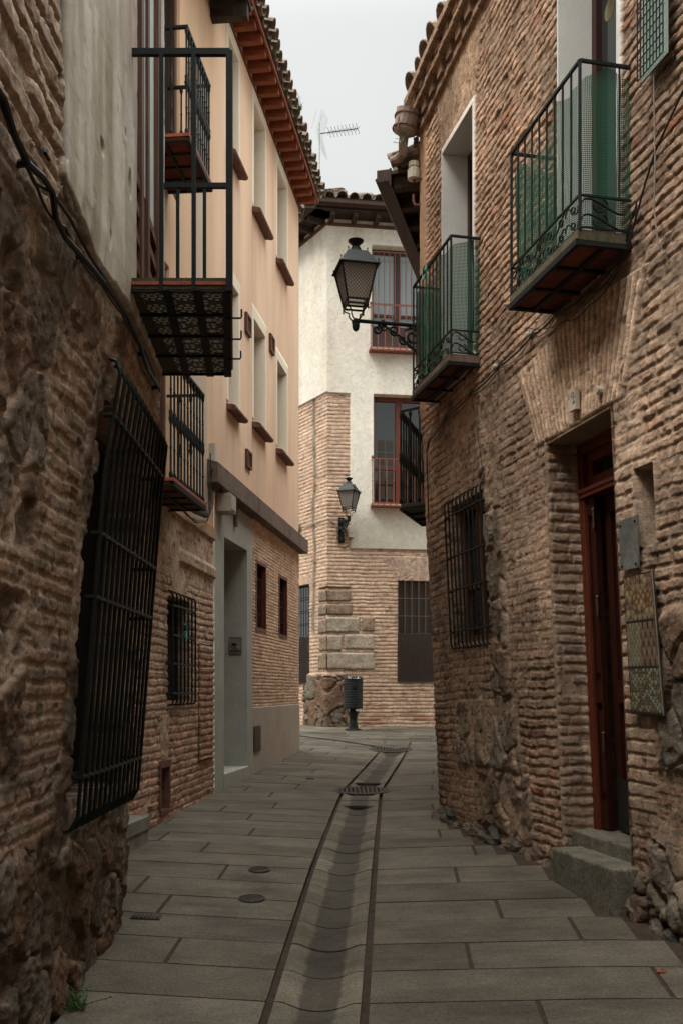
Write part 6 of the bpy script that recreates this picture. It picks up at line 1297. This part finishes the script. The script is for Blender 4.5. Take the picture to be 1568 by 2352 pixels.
for i, (x, y, wd) in enumerate(((1025, 956, 'far left'), (1082, 900, ''), (1146, 842, ''), (1223, 768, ''))):
    mb = MB(); a = WE.P(*WE.hit(x, y, .0), -.01); b_ = WE.P(*WE.hit(x, y, .0), .05); mb.tube([a, b_], .014, 8); mb.tube([WE.P(*WE.hit(x, y, .0), .03), WE.P(*WE.hit(x, y, .0), .04)], .02, 8)
    solo('cable_peg', mb, M_ceram, ('lowest white cable peg, nearest the hanging black balcony', 'second lowest white cable peg, where a thin wire drops to the grille', 'white cable peg just below the far netted balcony, second from the top', 'highest white cable peg, between the two netted balconies')[i], 'cable peg', 'white cable pegs on the right wall')
mb = MB(); m2 = cable('', [WE.P(*WE.hit(x, y, .03), .03) for (x, y) in ((1082, 905), (1090, 960), (1098, 1010), (1111, 1105))], .0028, ''); mb.add(m2.v, m2.f); solo('wire', mb, M_cable, 'thin black wire dropping from a peg to the top of the right window grille', 'wire')
mb = MB(); m2 = cable('', [WE.P(*WE.hit(x, y, .06), .06) for (x, y) in ((1499, -40), (1500, 60), (1501, 200), (1504, 380), (1502, 480), (1512, 574))], .004, ''); mb.add(m2.v, m2.f); solo('cord', mb, mat('grey_cord', (.20, .17, .14), .8, .2, 20, 0), 'pale grey cord hanging down the brick at the upper right edge', 'cord')
for (pp_, lb) in ((((1090, 809), (1085, 818), (1076, 845), (1064, 862), (1030, 890), (985, 930)), 'brown conduit curving along under the far netted balcony'), (((1430, 555), (1395, 570), (1350, 598), (1275, 640), (1225, 668), (1200, 690), (1158, 700)), 'brown conduit clipped under the slab of the near mossy balcony')):
    mb = MB(); mb.tube([WE.P(*WE.hit(x, y, .05), .05) for (x, y) in pp_], .012, 7); solo('conduit', mb, M_gcable, lb, 'conduit', 'conduits under the right balconies')
mb = MB(); a = WE.hit(1389, 897); mb.tube([WE.P(*a, -.01), WE.P(*a, .06)], .024, 10); mb.tube([WE.P(*a, .045), WE.P(*a, .06)], .012, 8); solo('wall_fitting', mb, M_ceram, 'pale round peg on the arch to the right of the number tile', 'peg')
mb = MB(); mb.tube([WA.P(*WA.hit(108, 345), .0), WA.P(*WA.hit(104, 352, .06), .06), WA.P(*WA.hit(112, 365, .06), .06)], .007, 5); solo('wall_nail', mb, M_iron, 'bent black nail in the plaster near the cable, upper left', 'nail')
# left house fittings: conduit, cable box, splice
uj = lambda px, py, d=.02: WB.P(*WB.hit(px, py, d), d)
mb = MB(); a = WB.hit(482.5, 1020); mb.wbox(WB, a[0]-.06, a[0]+.05, .0, .06, WB.hit(482, 1062)[1], a[1]); solo('cable_cover', mb, M_plastic, 'long pale plastic cable cover upright beside the lower left balcony', 'cable cover')
mb = MB(); q_ = [WC.hit(492, 1112, .12), WC.hit(512, 1150, .12)]; mb.wbox(WC, .06, .33, .02, .17, WC.hit(500, 1155, .15)[1], WC.hit(500, 1112, .15)[1]); mb.wbox(WC, .09, .30, .171, .18, WC.hit(500, 1150, .15)[1], WC.hit(500, 1116, .15)[1]); solo('electric_box', mb, mat('beige_plastic', (.42, .36, .29), .55, .15, 8, .1), 'chipped beige electric box tucked under the end of the dark string course', 'electric box')
mb = MB(); mb.tube([uj(440, 1166, .12), uj(446, 1168, .12), uj(472, 1180, .12), uj(476, 1182, .12)], [.03, .045, .045, .03], 10); solo('cable_splice', mb, M_cable, 'fat black cable splice sleeve hanging below the lower left balcony', 'cable splice')
mb = MB()
for (r, pts) in ((.008, ((395, 1165), (425, 1175), (438, 1190), (450, 1200), (475, 1198), (482, 1180), (484, 1120), (487, 1075))), (.005, ((400, 1150), (430, 1185), (452, 1195), (478, 1194), (480, 1110), (489, 1080))), (.006, ((470, 1160), (482, 1150), (484, 1100), (483, 1040))), (.005, ((484, 1170), (490, 1160), (492, 1090), (500, 1080)))):
    mb.tube([uj(x, y, .06) for (x, y) in pts], r, 6)
solo('cable_loops', mb, M_cable, 'tangle of black cables looping around the splice and up the peach wall on the left', 'cable')
mb = MB(); a = WB.hit(425, 1438, .07)
for k in range(4): mb.tube([WB.P(a[0]+.05*math.cos(j*.9+k), a[1]+.05*math.sin(j*.9+k)-.02*j, .08) for j in range(6)], .004, 4)
solo('string', mb, mat('turquoise_string', (.05, .30, .24), .6, .2, 20, 0), 'knot of turquoise string tied to the small left window grille', 'string')
mb = MB(); q_ = WC.hit(542, 1182, .03); mb.wbox(WC, q_[0]-.04, q_[0]+.02, .012, .05, q_[1]-.14, q_[1]+.12); solo('wall_bracket', mb, M_band, 'small upright metal strip on the granite above the recessed doorway', 'bracket')
